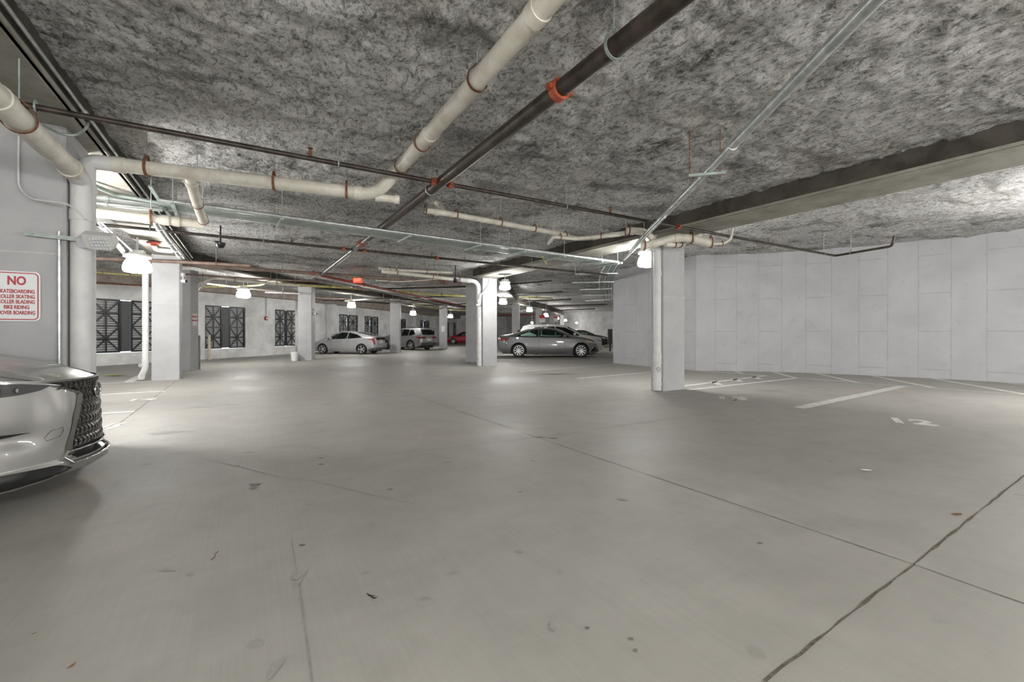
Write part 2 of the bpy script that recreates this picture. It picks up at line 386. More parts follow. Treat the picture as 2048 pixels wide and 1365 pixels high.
# right curved wall
def wall_strip(name, pts, z0, z1, th, m, side=1):
    P_ = [Vector((*p, 0)) for p in pts]; n_ = len(P_); off = []
    for i in range(n_):
        t = (P_[min(i+1, n_-1)]-P_[max(i-1, 0)]).normalized(); off.append(P_[i]+Vector((t.y, -t.x, 0))*th*side)
    me = bpy.data.meshes.new(name); vs = []; fs = []; uvs = []
    L = [0.]
    for i in range(1, n_): L.append(L[-1]+(P_[i]-P_[i-1]).length)
    for A in (P_, off):
        for q in A: vs += [(q.x, q.y, z0), (q.x, q.y, z1)]
    for i in range(n_-1):
        fs.append((2*i, 2*i+2, 2*i+3, 2*i+1)); uvs += [(L[i], z0), (L[i+1], z0), (L[i+1], z1), (L[i], z1)]
        b = 2*n_; fs.append((b+2*i+1, b+2*i+3, b+2*i+2, b+2*i)); uvs += [(L[i], z1), (L[i+1], z1), (L[i+1], z0), (L[i], z0)]
    for i, fl in ((0, 0), (n_-1, 1)):
        q = (2*i, 2*i+1, 2*n_+2*i+1, 2*n_+2*i); q = q[::-1] if fl else q; fs.append(q); uvs += [(0, 0), (0, 1), (.2, 1), (.2, 0)]
    me.from_pydata(vs, [], fs); l_ = me.uv_layers.new(name='UVMap')
    for i, q in enumerate(uvs): l_.data[i].uv = q
    me.materials.append(m); o = bpy.data.objects.new(name, me); COL.objects.link(o); o['kind'] = 'structure'; return o
def smooth_curve(ctrl, n=12):
    out = []
    for i in range(len(ctrl)-1):
        p0, p1, p2, p3 = [Vector(ctrl[min(max(j, 0), len(ctrl)-1)]) for j in (i-1, i, i+1, i+2)]
        for q in range(n):
            t = q/n; out.append(tuple(.5*((2*p1)+(-p0+p2)*t+(2*p0-5*p1+4*p2-p3)*t*t+(-p0+3*p1-3*p2+p3)*t**3)))
    return out+[tuple(ctrl[-1])]
rw = [(12.97, 13.6), (12.88, 11.5), (12.9, 9.6)]
arc = smooth_curve([(12.95, 9.45), (14.15, 8.45), (15.05, 7.35), (15.75, 6.0), (16.3, 4.6), (16.6, 2.96), (16.6, 0.), (15.9, -3.), (14.6, -6.)], 8)
wall_strip('wall_right', rw+arc, 0, 4.1, .3, m_rwall, side=-1)
m_ = MB()   # slightly darker pour line along the wall's top is a small ledge of insulation overspray
def plain_wall(name, a, b, z0=0, z1=4.1, th=.25, m=m_lwall):
    q = MB(); q.bar((a[0], a[1], (z0+z1)/2), (b[0], b[1], (z0+z1)/2), th, z1-z0); o = q.build(name, m); o['kind'] = 'structure'; return o
plain_wall('wall_corner', (13.15, 13.55), (45, 20)); plain_wall('wall_far', (45, 19.8), (45, 35.6))
plain_wall('wall_end', (45, 35.4), (35, 42.1)); plain_wall('wall_end', (35, 42), (33.6, 58)); plain_wall('wall_end', (33.8, 58), (24.7, 57.2))
plain_wall('wall_back', (-9.2, -6.1), (15, -6.1)); plain_wall('wall_left', (-9.1, -6.2), (-9.1, 18.6))
# louvered window wall
def ray_seg(px, a, b):
    r = (px-CX)/F; d = Vector((CS*r+SN, -SN*r+CS)); a = Vector(a); e = Vector(b)-a
    den = d.x*e.y-d.y*e.x; t = (a.x*e.y-a.y*e.x)/den; p = d*t
    return (p-a).length
Z0W, Z1W = .46, 2.57
wn = 0
def louver_window(o, a, dirv, nrm, u0, u1, gap, label):
    """two steel shutters side by side, black frame and cross braces in front of grey slats"""
    def pt(u, z, out): q = a+dirv*u+nrm*out; return Vector((q.x, q.y, z))
    um = (u0+u1)/2; zs, ze = Z0W+.06, Z1W-.04; pw = gap
    pn = [(u0+.03, um-pw/2), (um+pw/2, u1-.03)]
    for (p0, p1) in pn:
        fr = MB(); sl = MB(); br = MB()
        for (q, r_) in (((p0, zs), (p0, ze)), ((p1, zs), (p1, ze))): fr.bar(pt(*q, .02), pt(*r_, .02), .07, .06, nrm)
        for i in range(5):
            z = zs+(ze-zs)*i/4; fr.bar(pt(p0, z, .025), pt(p1, z, .025), .05, .07 if i in (0, 4) else .05)
        mid = (p0+p1)/2
        for i in range(0, 4, 2):
            for (s0, s1) in (((p0), (p1)), ((p1), (p0))):
                br.bar(pt(s0, zs+(ze-zs)*i/4, .045), pt(s1, zs+(ze-zs)*(i+2)/4, .045), .02, .05)
        br.bar(pt(mid, zs, .045), pt(mid, ze, .045), .05, .02, nrm)
        N = 22
        for i in range(N):
            z = zs+(ze-zs)*(i+.5)/N; c0 = pt(p0, z, -.03); c1 = pt(p1, z, -.03)
            sl.bar(c0, c1, .012, (ze-zs)/N*.8, (Vector((0, 0, 1))+nrm*.65).normalized())
        bk_ = MB(); bk_.bar(pt((p0+p1)/2, zs, -.085), pt((p0+p1)/2, ze, -.085), p1-p0+.05, .01, nrm); bk_.build('added_light_blocker', m_dgrey, o)  # added dark sheet that blocks the sky and darkens the gaps between slats
        f = fr.build('shutter_frame', m_black, o); br.build('cross_brace', m_black, f); sl.build('louver_slats', m_slat, f)
    if pw > .12:
        q = MB(); q.bar(pt(um, zs, 0), pt(um, ze, 0), pw*.7, .05, nrm); q.build('center_panel', m_dgrey, o)
def window_wall(name, a, b, wins, spandrel=True):
    global wn
    A = Vector((*a, 0)); B = Vector((*b, 0)); L = (B-A).length; d = (B-A).normalized(); nr = Vector((d.y, -d.x, 0))
    m_ = MB(); th = .25
    def seg(u0, u1, z0, z1):
        p = A+d*u0-nr*th/2; q = A+d*u1-nr*th/2; zc = (z0+z1)/2
        m_.bar((p.x, p.y, zc), (q.x, q.y, zc), th, z1-z0)
    cur = 0.
    for (u0, u1, g, lab) in wins:
        seg(cur, u0, 0, 4.1); seg(u0, u1, 0, Z0W); seg(u0, u1, Z1W, 4.1); cur = u1
        wn += 1
        o = empty('window_%d' % wn, (0, 0, 0), kind='structure', label=lab)
        louver_window(o, A-nr*.08, d, nr, u0, u1, g, lab)
    seg(cur, L, 0, 4.1)
    w_ = m_.build(name, m_lwall); w_['kind'] = 'structure'
    s = MB(); p = A+nr*.25; q = B+nr*.25; s.bar((p.x, p.y, 3.62), (q.x, q.y, 3.62), .55, .9); o = s.build('wall_beam', m_spn); o['kind'] = 'structure'
    return A, d, nr
SA, SB, SC = (-9.2, 18.35), (2.46, 29.35), (25., 57.)
def W_(p0, p1, a, b, g, lab): return (ray_seg(p0, a, b), ray_seg(p1, a, b), g, lab)
A1, d1, n1_ = window_wall('wall_louver', SA, SB, [W_(182, 316, SA, SB, .42, 'nearest pair of black braced louver shutters'), W_(410, 491, SA, SB, .45, 'pair of louver shutters beside the bollards'), W_(550, 595, SA, SB, .10, 'pair of louver shutters left of the white column')])
A2, d2, n2_ = window_wall('wall_louver', SB, SC, [W_(678, 716, SB, SC, .16, 'louver shutters above the hatchback bonnet'), W_(729, 757, SB, SC, .16, 'louver shutters above the hatchback boot'), W_(797, 812, SB, SC, .2, 'louver shutters right of the far column'), W_(840, 859, SB, SC, .3, 'louver shutters behind the sport utility car'), W_(893, 898, SB, SC, .1, 'sliver of shutters by the far column'), W_(906, 923, SB, SC, .3, 'louver shutters above the red car')])
# pilasters on the louver wall
def pil(px, wdt, A, d, nr, a, b):
    u = ray_seg(px, a, b); p = A+d*u+nr*.2; m_ = MB(); m_.bar((p.x, p.y, 0), (p.x, p.y, 3.3), wdt, .42, nr); o = m_.build('wall_pilaster', m_lwall); o['kind'] = 'structure'
pil(658, .5, A2, d2, n2_, SB, SC); pil(827, .7, A2, d2, n2_, SB, SC); pil(868, .8, A2, d2, n2_, SB, SC)
# floor joints (cut into the slab) and stains
def strip(pts, wdt, z, jit=0., n=1):
    m_ = MB()
    for a, b in zip(pts[:-1], pts[1:]):
        a = Vector(a); b = Vector(b); d = (b-a); L = d.length; d = d.normalized(); s = Vector((-d.y, d.x, 0))
        k_ = max(1, int(L/.12)) if jit else 1
        row = []
        for i in range(k_+1):
            c_ = a+d*L*i/k_; j1 = random.uniform(-jit, jit); j2 = random.uniform(-jit, jit)
            row += [c_+s*(wdt/2+j1), c_-s*(wdt/2+j2)]
        b0 = m_.add([(q.x, q.y, z) for q in row], [])
        for i in range(k_): m_.f.append((b0+2*i, b0+2*i+1, b0+2*i+3, b0+2*i+2))
    return m_
def gpts(*pp): return [G(*p) for p in pp]
strip(gpts((2300, 755), (2048, 952), (1828, 1130), (1530, 1365), (1300, 1550)), .010, .003, .005).build('expansion_joint', m_joint, floor)
strip(gpts((2100, 1227), (1828, 1130), (940, 830), (760, 769), (640, 730)), .007, .002, .002).build('saw_joint', m_joint, floor)
strip(gpts((253, 904), (500, 880), (947, 830), (1250, 799), (1560, 765)), .007, .002, .002).build('saw_joint', m_jfine, floor)
strip(gpts((640, 925), (1100, 873), (1400, 829), (1560, 805)), .007, .002, .002).build('saw_joint', m_jfine, floor)
strip(gpts((238, 848), (338, 773), (352, 763)), .012, .002, .003).build('saw_joint', m_joint, floor)
strip(gpts((1400, 829), (1640, 815), (2048, 857)), .006, .002, .002).build('saw_joint', m_jfine, floor)
strip(gpts((400, 917), (480, 935), (560, 955), (640, 965), (720, 985), (830, 1010)), .006, .002, .003).build('hairline_crack', m_jfine, floor)
strip(gpts((583, 1080), (600, 1180), (625, 1365)), .005, .002, .002).build('hairline_crack', m_jfine, floor)
def blob(px, py, rx, ry, mm, z=.0035, name='floor_stain'):
    c_ = G(px, py); n_ = 14; m_ = MB(); ph = random.random()*9
    pts = []
    for i in range(n_):
        a = i*2*PI/n_; r_ = 1+.35*noise.noise(Vector((math.cos(a)*1.5+ph, math.sin(a)*1.5, ph)))+random.uniform(-.12, .12)
        pts.append((c_.x+(CS*math.cos(a)*rx+SN*math.sin(a)*ry)*r_, c_.y+(-SN*math.cos(a)*rx+CS*math.sin(a)*ry)*r_, z))
    m_.poly(pts); m_.build(name, mm, floor)
for (px, py, rx, ry, mm) in [(511, 970, .05, .03, m_stain), (507, 977, .035, .02, m_stain), (641, 917, .028, .018, m_stain), (642, 930, .03, .02, m_stain), (475, 933, .02, .012, m_stain),
    (599, 1151, .035, .045, m_stain2), (598, 1165, .012, .05, m_stain2), (604, 1092, .02, .015, m_stain), (907, 1148, .03, .02, m_stain2), (1044, 1103, .03, .02, m_stain2), (1122, 1144, .018, .03, m_stain2),
    (552, 1337, .02, .055, m_stain2), (1108, 1254, .02, .03, m_stain2), (730, 1148, .03, .015, m_stain2), (1262, 1280, .012, .01, m_stain), (1175, 1258, .01, .01, m_stain), (1271, 1303, .01, .01, m_stain), (895, 926, .03, .01, m_stain), (932, 937, .035, .02, m_stain2), (1106, 877, .05, .02, m_stain), (1083, 875, .05, .015, m_stain), (1065, 923, .03, .01, m_stain), (345, 864, .16, .05, m_stain2), (320, 868, .14, .04, m_stain2), (500, 905, .05, .02, m_stain2), (1115, 749, .5, .16, m_stain), (460, 810, .18, .03, m_stain2), (400, 815, .12, .03, m_stain2), (1450, 905, .04, .02, m_stain2), (1565, 900, .03, .02, m_stain2), (1748, 995, .03, .012, m_stain2), (1880, 935, .03, .012, m_stain2), (1660, 924, .02, .01, m_stain), (1915, 1030, .035, .015, m_rust), (1245, 1000, .04, .02, m_stain2), (1520, 1088, .02, .01, m_stain), (1735, 920, .02, .012, m_stain2), (620, 1010, .03, .015, m_stain2), (335, 1140, .05, .02, m_stain2), (380, 1150, .02, .02, m_stain2), (230, 985, .03, .01, m_stain2), (290, 930, .06, .02, m_stain2), (510, 1290, .035, .03, m_stain2), (970, 1230, .03, .02, m_stain2), (850, 1200, .03, .02, m_stain2), (1040, 985, .02, .01, m_stain), (700, 960, .03, .01, m_stain2), (780, 980, .025, .012, m_stain), (1490, 790, .25, .05, m_stain2), (1540, 782, .3, .05, m_stain2)]:
    blob(px, py, rx, ry, mm)
# painted lines and bay numbers
def pline(a, b, wdt, label, mm=m_line, name='parking_line'):
    o = strip(gpts(a, b), wdt, .004).build(name, mm); c_ = (G(*a)+G(*b))/2; origin_to(o, (c_.x, c_.y, 0)); tag(o, label, 'painted line', 'white painted parking lines'); return o
pline((1366, 773), (1532, 752), .14, 'white painted line, upper rail of the ladder-like marking right of the near column')
pline((1372, 781), (1592, 757), .14, 'white painted line, lower rail of the ladder-like marking right of the near column')
pline((1425, 763), (1441, 771), .16, 'short white rung nearest the column in the ladder-like marking')
pline((1466, 758), (1482, 764), .16, 'short white rung in the middle of the ladder-like marking')
pline((1506, 754), (1520, 759), .16, 'short white rung farthest from the column in the ladder-like marking')
pline((1400, 742), (1532, 752), .12, 'thin white line running just below the curved wall to the ladder marking')
pline((1470, 743), (1490, 750), .16, 'short white tick at the foot of the curved wall')
pline((1548, 745), (1592, 757), .14, 'first short white slanting stripe from the wall foot, left end of the hatched strip')
pline((1590, 757), (1690, 763), .12, 'thin white edge line between the first and second slanting stripes')
pline((1632, 747), (1715, 766), .14, 'second white slanting stripe of the hatched strip by the curved wall')
pline((1733, 750), (1866, 776), .14, 'third white slanting stripe of the hatched strip by the curved wall')
pline((1867, 758), (2060, 791), .14, 'fourth and longest white slanting stripe of the hatched strip by the curved wall')
pline((1970, 761), (2060, 772), .14, 'last white slanting stripe, at the right edge by the curved wall')
pline((1713, 766), (2060, 791), .10, 'long thin white edge line of the hatched strip by the curved wall', m_lineold)
pline((1598, 817), (1806, 773), .20, 'wide worn white bay line on the open floor left of the painted number 12', m_lineold)
pline((1153, 758), (1300, 745), .12, 'faint white bay line left of the near column, in front of the wall corner')
pline((1040, 744), (1232, 729), .12, 'long white bay line in front of the dark grey sedan', m_lineold)
pline((1052, 724), (1168, 722), .12, 'thin white line just in front of the dark grey sedan wheels', m_lineold)
pline((997, 724), (1053, 731), .12, 'short white line right of the lit middle column')
pline((150, 770), (300, 763.5), .12, 'white bay line farthest of three beyond the silver car front')
pline((150, 793), (330, 783), .12, 'white bay line in the middle of three beyond the silver car front')
pline((150, 831), (268, 824), .12, 'white bay line nearest of three beyond the silver car front')
pline((257, 765), (281, 752), .2, 'short white diagonal line at the drain pipe foot left of the left column')
pline((500, 727), (566, 726), .16, 'faint white line on the floor before the second shutters', m_lineold)
def text_mesh(s, size, m, name, align='CENTER', bold=.0, sx=1.):
    cu = bpy.data.curves.new(name, 'FONT'); cu.body = s; cu.size = size; cu.align_x = align; cu.align_y = 'CENTER'; cu.offset = bold; cu.extrude = .0015; cu.resolution_u = 3
    t = bpy.data.objects.new(name, cu); COL.objects.link(t); bpy.context.view_layer.update()
    me = bpy.data.meshes.new_from_object(t.evaluated_get(bpy.context.evaluated_depsgraph_get())); COL.objects.unlink(t); bpy.data.objects.remove(t)
    me.name = name; me.materials.clear(); me.materials.append(m)
    if sx != 1.: me.transform(Matrix.Diagonal((sx, 1, 1, 1)))
    o = bpy.data.objects.new(name, me); COL.objects.link(o); return o
def floor_num(s, a, b, hgt, label, mm=m_line):
    A = G(*a); B = G(*b); d = (B-A); o = text_mesh(s, hgt/.7, mm, 'bay_number', bold=.02)
    wd = o.dimensions.x; o.data.transform(Matrix.Diagonal((d.length/max(wd, .01), 1, 1, 1)))
    o.location = ((A.x+B.x)/2, (A.y+B.y)/2, .004); o.rotation_euler = (0, 0, math.atan2(d.y, d.x)); tag(o, label, 'painted number', 'painted bay numbers')
floor_num('12', (1778, 841), (1863, 848), .42, 'white painted bay number 12 on the open floor')
floor_num('13', (1434, 796), (1490, 799), .42, 'faint painted bay number 13 just right of the near column', m_lineold)
floor_num('14', (255, 802), (308, 799), .35, 'painted bay number on the floor between the two far left bay lines', m_lineold)
floor_num('15', (205, 855), (238, 853), .4, 'painted bay number on the floor just right of the silver car grille')
# ------------------------------------------------------------------ lamps
def lamp(x, y, z, r, label, first=[None], power=1.):
    root = empty('bowl_lamp', (x, y, z), 0, label, 'lamp', 'bowl lamps under the ceiling')
    if first[0] is None:
        b = MB(); prof = [(0, -.66), (.55, -.64), (.88, -.56), (.985, -.42), (.99, -.2), (.93, .08), (.80, .34), (.60, .55), (.4, .68)]
        b.lathe([(q*.25, h*.25) for q, h in prof], 20)
        bo = b.build('lamp_bowl', m_bowl, root, 60)
        c_ = MB(); c_.lathe([(0, .165), (.235, .165), (.24, .175), (.24, .215), (.2, .235), (0, .235)], 20); c_.box(-.12, .12, -.12, .12, .23, .31)
        co = c_.build('lamp_housing', m_lampcap, root, 40)
        g = MB(); g.lathe([(.222, -.02), (.232, -.15), (.225, -.17), (.215, -.15)], 20); go = g.build('lamp_rim', m_lampcap, root, 40)
        first[0] = (bo.data, co.data)
        bpy.data.objects.remove(go)
        ch = [bo, co]
    else:
        ch = []
        for me, nm in zip(first[0], ('lamp_bowl', 'lamp_housing')):
            o = bpy.data.objects.new(nm, me); COL.objects.link(o); o.parent = root; ch.append(o)
    s = r/.25
    for o in ch: o.scale = (s, s, s)
    if power != 1.: ch[0].data = ch[0].data.copy(); ch[0].data.materials[0] = m_bowls
    if power != 1.: ch[1].scale = (s*.45, s*.45, s)  # housings of these unseen lamps shrunk so more light reaches the ceiling
    top = ceilz(x, y); q = MB(); q.tube([(0, 0, .3*s), (0, 0, max(top-z+.03, .35*s))], .018, 8); q.build('lamp_stem', m_lampcap, root, 60)
    return root
for (px, py, d, r, lab) in LAMPS:
    v_ = D(px, py, d); lamp(v_.x, v_.y, v_.z, r, lab)
for (x, y, z, r, lab) in LAMPS_XY: lamp(x, y, z, r, lab, power=2. if y < 10 else 1.)
# ------------------------------------------------------------------ pipes
def fillet(pts, R):
    pts = [Vector(p) for p in pts]; out = [pts[0]]
    for i in range(1, len(pts)-1):
        a, b, c_ = pts[i-1], pts[i], pts[i+1]; d1_ = (a-b); d2_ = (c_-b); l = min(R, d1_.length*.45, d2_.length*.45); d1_.normalize(); d2_.normalize()
        if d1_.dot(d2_) < -.995: out.append(b); continue
        p, q = b+d1_*l, b+d2_*l
        for t in range(7):
            t /= 6; out.append(p*(1-t)**2+b*2*t*(1-t)+q*t*t)
    out.append(pts[-1]); return out
def ring_at(mb_, c_, d, r, w_, th, n=18):
    """short sleeve of radius r around axis d at c_"""
    d = d.normalized(); mb_.tube([c_-d*w_/2, c_-d*w_/2*.98, c_+d*w_/2*.98, c_+d*w_/2], [r, r+th, r+th, r], n)
def pipe(name, label, cat, pts, r, m, R=None, hang=(), coup=(), sleeve=(), group=None, hm=None, n=14, rod=True, heads=()):
    """hang / coup / sleeve / heads: (segment, fraction) positions"""
    R = R if R is not None else r*2.6
    pts = [Vector(p) for p in pts]; base = pts[0].copy(); rel = [p-base for p in pts]
    q = MB(); q.tube(fillet(rel, R), r, n)
    o = q.build(name, m, smooth=50, loc=base); tag(o, label, cat, group)
    def at(sf):
        a, b = rel[sf[0]], rel[sf[0]+1]; return a.lerp(b, sf[1]), (b-a).normalized()
    for sf in hang:
        c_, d = at(sf); q = MB(); ro = r+.012; side = Vector((0, 0, 1)).cross(d); side.normalize()
        loop = []
        upz = r*1.1+.03
        for i in range(13):
            a = PI+PI*i/12; loop.append(c_+side*ro*math.cos(a)+Vector((0, 0, 1))*ro*math.sin(a))
        tu = min(.05, r*.8); loop += [c_+side*ro*.85+Vector((0, 0, ro*.75)), c_+side*.01+Vector((0, 0, ro+tu)), c_-side*.01+Vector((0, 0, ro+tu)), c_-side*ro*.85+Vector((0, 0, ro*.75))]
        for a, b in zip(loop, loop[1:]+loop[:1]): q.bar(a, b, min(.028, .008+r*.25), .006, side if abs((b-a).normalized().dot(side)) < .7 else Vector((0, 0, 1)))
        h = q.build('pipe_hanger', hm or m_rust, o)
        if rod:
            wz = base+c_; top = ceilz(wz.x, wz.y)+.03
            if top-wz.z > ro+.06:
                q = MB(); q.tube([c_+Vector((0, 0, ro+.03)), Vector((c_.x, c_.y, top-base.z))], .006, 6); q.build('hanger_rod', m_galvd, h)
    for sf in coup:
        c_, d = at(sf); q = MB(); ring_at(q, c_, d, r+.002, .06+.2*r, .014+.1*r, 16)
        s_ = Vector((0, 0, 1)).cross(d).normalized()
        for sg in (-1, 1):
            q.bar(c_+s_*sg*(r+.005), c_+s_*sg*(r*1.25+.035), .05, .04)
        q.build('orange_coupling', m_orange, o, 40)
    for sf in sleeve:
        c_, d = at(sf); q = MB(); ring_at(q, c_, d, r+.001, max(.05, r*1.3), .008, 18); q.build('pipe_sleeve', m, o, 40)
    for sf in heads:
        c_, d = at(sf); q = MB(); q.tube([c_, c_+Vector((0, 0, r+.07))], .014, 8); q.lathe([(0, r+.085), (.03, r+.085), (.03, r+.09), (0, r+.095)], 12, Matrix.Translation(c_)); q.tube([c_+Vector((0, 0, r+.02)), c_+Vector((0, 0, r+.05))], .022, 8)
        q.build('sprinkler_head', m_rust, o, 40)
    return o
V = Vector
YB1 = 5.55; ZS = 3.265
XM = 2.2
# main sprinkler pipe and branches
pipe('sprinkler_main_pipe', 'thick dark steel sprinkler main crossing the ceiling from top right to the back', 'pipe', [(XM, -5, 3.27), (XM, 9.6, 3.27)], .068, m_steel, coup=[(0, (2.93+5)/14.6)], hang=[(0, .08), (0, .5), (0, (5.9+5)/14.6)], hm=m_galvd)
o = pipe('sprinkler_main_pipe', 'grey steel sprinkler main, far half, running on to the back of the aisle', 'pipe', [(XM, 9.6, 3.27), (XM, 16.5, 3.27)], .06, m_steelg, coup=[(0, .09)], hang=[(0, .3), (0, .75)], hm=m_galvd)
s1 = pipe('sprinkler_branch_pipe', 'thin dark sprinkler branch pipe nearest the viewer, spanning the whole ceiling', 'pipe', [P(20, 205, ZS), (XM, YB1, ZS), (13.1, 5.6, ZS), (12.75, 4.3, ZS), (12.75, 4.25, 3.5)], .028, m_steel, hang=[(0, .04), (0, .676), (1, .193), (1, .58), (1, .945), (2, .3)], hm=m_galvd, heads=[(0, .60), (1, .279), (1, .715)], coup=[(0, .975), (1, .013), (1, .436)])
s2 = pipe('sprinkler_branch_pipe', 'second dark sprinkler branch pipe, crossing behind the pale cable tray', 'pipe', [(-3.4, 10.95, 3.28), (10.3, 11.1, 3.2)], .03, m_steel, hang=[(0, .13), (0, .27), (0, .62), (0, .78), (0, .9)], hm=m_galvd, heads=[(0, .31), (0, .55)], coup=[(0, .39), (0, .425), (0, .56)])
s3 = pipe('sprinkler_branch_pipe', 'thick brown sprinkler pipe joining the far end of the steel main', 'pipe', [(-6, 15.9, 3.27), (XM, 16.3, 3.27), (7.5, 16.6, 3.27)], .055, m_brown, hang=[(0, .3), (0, .55), (0, .85), (1, .2), (1, .5), (1, .8)], hm=m_galvd, coup=[(0, .965), (1, .85)])
far = [V((XM, 16.4, 3.22)), P(790, 583, 3.22), P(945, 616, 3.22)]
pipe('sprinkler_branch_pipe', 'upper of two dark red parallel pipes running back to the right from the steel main', 'pipe', far, .045, m_red, hang=[(0, .3), (0, .6), (1, .3), (1, .7)], hm=m_galvd, coup=[(0, .5), (0, .99)])
pipe('sprinkler_branch_pipe', 'lower of two dark red parallel pipes running back to the right from the steel main', 'pipe', [p+V((-.25, .05, -.12)) for p in far], .045, m_steelg, coup=[(0, .5)])
# galvanised conduit across the top right
c_ = P(1410, 348, 3.2)
pipe('steel_conduit', 'long straight galvanised conduit running from the top right to the hanging cable tray', 'conduit', [P(1790, -40, 3.2), P(1745, 5, 3.2), P(1416, 342, 3.2), P(1290, 470, 3.2), P(1262, 503, 3.2)], .045, m_galv, sleeve=[(1, .74), (2, .8)])
pipe('steel_conduit', 'thinner twin conduit beside the end of the long straight conduit above the near column', 'conduit', [P(1330, 434, 3.14), P(1248, 520, 3.14)], .022, m_galv)
t_ = empty('trapeze_hanger', c_, 0, 'strut trapeze hanging under the long galvanised conduit', 'pipe support')
q = MB(); a_ = P(1377, 352, 3.14)-c_; b_ = P(1451, 346, 3.14)-c_; q.bar(a_, b_, .045, .03); q.build('strut', m_galvd, t_)
for e in (a_.lerp(b_, .03), a_.lerp(b_, .86)):
    q = MB(); q.tube([e-V((0, 0, .05)), V((e.x, e.y, CEIL+.02-c_.z))], .006, 6); q.build('hanger_rod', m_rust, t_)
# white PVC drains
ZP = 3.09
drn = [(-1.5, 6.5, 0.02), (-1.5, 6.5, 3.14), (1.66, 5.9, ZP), (1.72, 5.75, 3.37), (1.66, -3, 3.52)]
pipe('drain_pipe', 'large cream drain pipe crossing from the left pier and running up to the top centre', 'pipe', [(-1.27, 6.462, 3.136), (1.45, 5.93, ZP), (1.66, 5.75, 3.36), (1.67, -3, 3.50)], .078, m_pvc, R=.2,
     hang=[(0, .11), (0, .57), (0, .87), (2, .03), (2, .116), (2, .273)], sleeve=[(0, .02), (0, .92), (2, .01), (2, .14), (2, .376)])
pipe('drain_pipe_stub', 'short capped stub of cream pipe at the drain elbow', 'pipe', [(1.45, 5.95, ZP-.03), (1.75, 5.9, ZP-.03)], .05, m_pvc, sleeve=[(0, .9)])
pipe('drain_pipe', 'fat cream drain pipe coming from the upper left corner down to the left pier', 'pipe', [(-1.47, .5, 2.9), (-1.47, 5.95, 2.87)], .088, m_pvc, R=.22, hang=[(0, .78)], sleeve=[(0, .72), (0, .99)])
pipe('drain_riser', 'grey painted drain riser running down the left pier, front one', 'pipe', [(-1.47, 5.96, 2.87), (-1.47, 6.2, 2.85), (-1.47, 6.2, .02)], .086, m_pvcw, R=.25, sleeve=[(1, .13)])
pipe('drain_riser', 'grey painted drain riser running down the left pier, rear one', 'pipe', [(-1.27, 6.462, 3.136), (-1.5, 6.5, 3.14), (-1.5, 6.5, .02)], .08, m_pvcw, R=.22, sleeve=[(1, .1)])
pipe('drain_pipe', 'short cream drain pipe dropping away from the long horizontal drain to a lower elbow', 'pipe', [(-.57, 6.34, ZP), (-.57, 6.9, 3.0), (-.57, 8.14, 2.95)], .06, m_pvc, hang=[(1, .25), (1, .93)], sleeve=[(0, .3)])
pipe('drain_pipe', 'lower cream drain pipe behind the left pier, ending at the short dropping pipe', 'pipe', [(-.57, 8.2, 2.92), (-1.4, 8.16, 2.92), (-4.5, 8.14, 2.9)], .066, m_pvc, hang=[(0, .75), (1, .4)], sleeve=[(0, .4), (0, .55), (0, .8)])
pipe('insulated_pipe', 'shiny pale pipe slanting back from the lower drain toward the lamp', 'pipe', [(-1.15, 8.14, 2.9), (-1.18, 9.2, 2.89), (-1.2, 11.7, 2.87)], .05, m_galv, sleeve=[(0, .5), (1, .3), (1, .6), (1, .85)])
for i_, (a_, b_, r_, mm_, lab) in enumerate([((205, 455), (262, 522), .045, m_pvcw, 'white pipe slanting down to the big lamp beside the left pier'), ((203, 446), (275, 512), .016, m_galv, 'upper thin conduit slanting down to the big lamp'), ((197, 447), (262, 517), .016, m_galv, 'lower thin conduit slanting down to the big lamp')]):
    pipe('conduit' if i_ else 'drain_pipe', lab, 'pipe', [P(*a_, 3.0), P(*b_, 3.0)], r_, mm_)
pipe('steel_conduit', 'thick galvanised conduit behind the left pier, upper one', 'conduit', [P(120, 388, 3.2), P(182, 394, 3.2), P(330, 412, 3.2)], .045, m_galv, sleeve=[(1, .2)])
pipe('steel_conduit', 'thick galvanised conduit behind the left pier, lower one', 'conduit', [P(120, 400, 3.14), P(182, 405, 3.14), P(325, 420, 3.14)], .03, m_galv, sleeve=[(1, .2)])
pipe('steel_conduit', 'conduit slanting up behind the left pier to the cable tray', 'conduit', [P(140, 352, 3.3), P(235, 391, 3.25), P(330, 408, 3.2)], .03, m_galvd)
# cable tray: bundle of conduits running across
TA, TB = P(318, 408, 3.2), P(1222, 527, 3.12)
tr = empty('conduit_rack', TA, 0, 'long pale green-grey rack of parallel conduits crossing the ceiling', 'conduit rack')
dT = (TB-TA); sT = Vector((0, 0, 1)).cross(dT).normalized()
for i in range(6):
    q = MB(); of = sT*(i-2.5)*.1; q.tube([of, dT+of], .036, 10); q.build('conduit', m_galvd if i not in (0, 5) else m_galv, tr, 50)
for t_ in (.02, .17, .40, .56, .68, .8, .93, .99):
    c_ = dT*t_; q = MB(); q.bar(c_-sT*.36-V((0, 0, .055)), c_+sT*.36-V((0, 0, .055)), .045, .035); s_ = q.build('strut', m_galvd, tr)
    for sg in (-.33, .33):
        e = c_+sT*sg; wz = TA+e; q = MB(); q.tube([e-V((0, 0, .09)), V((e.x, e.y, ceilz(wz.x, wz.y)+.02-TA.z))], .006, 6); q.build('hanger_rod', m_galvd, s_)
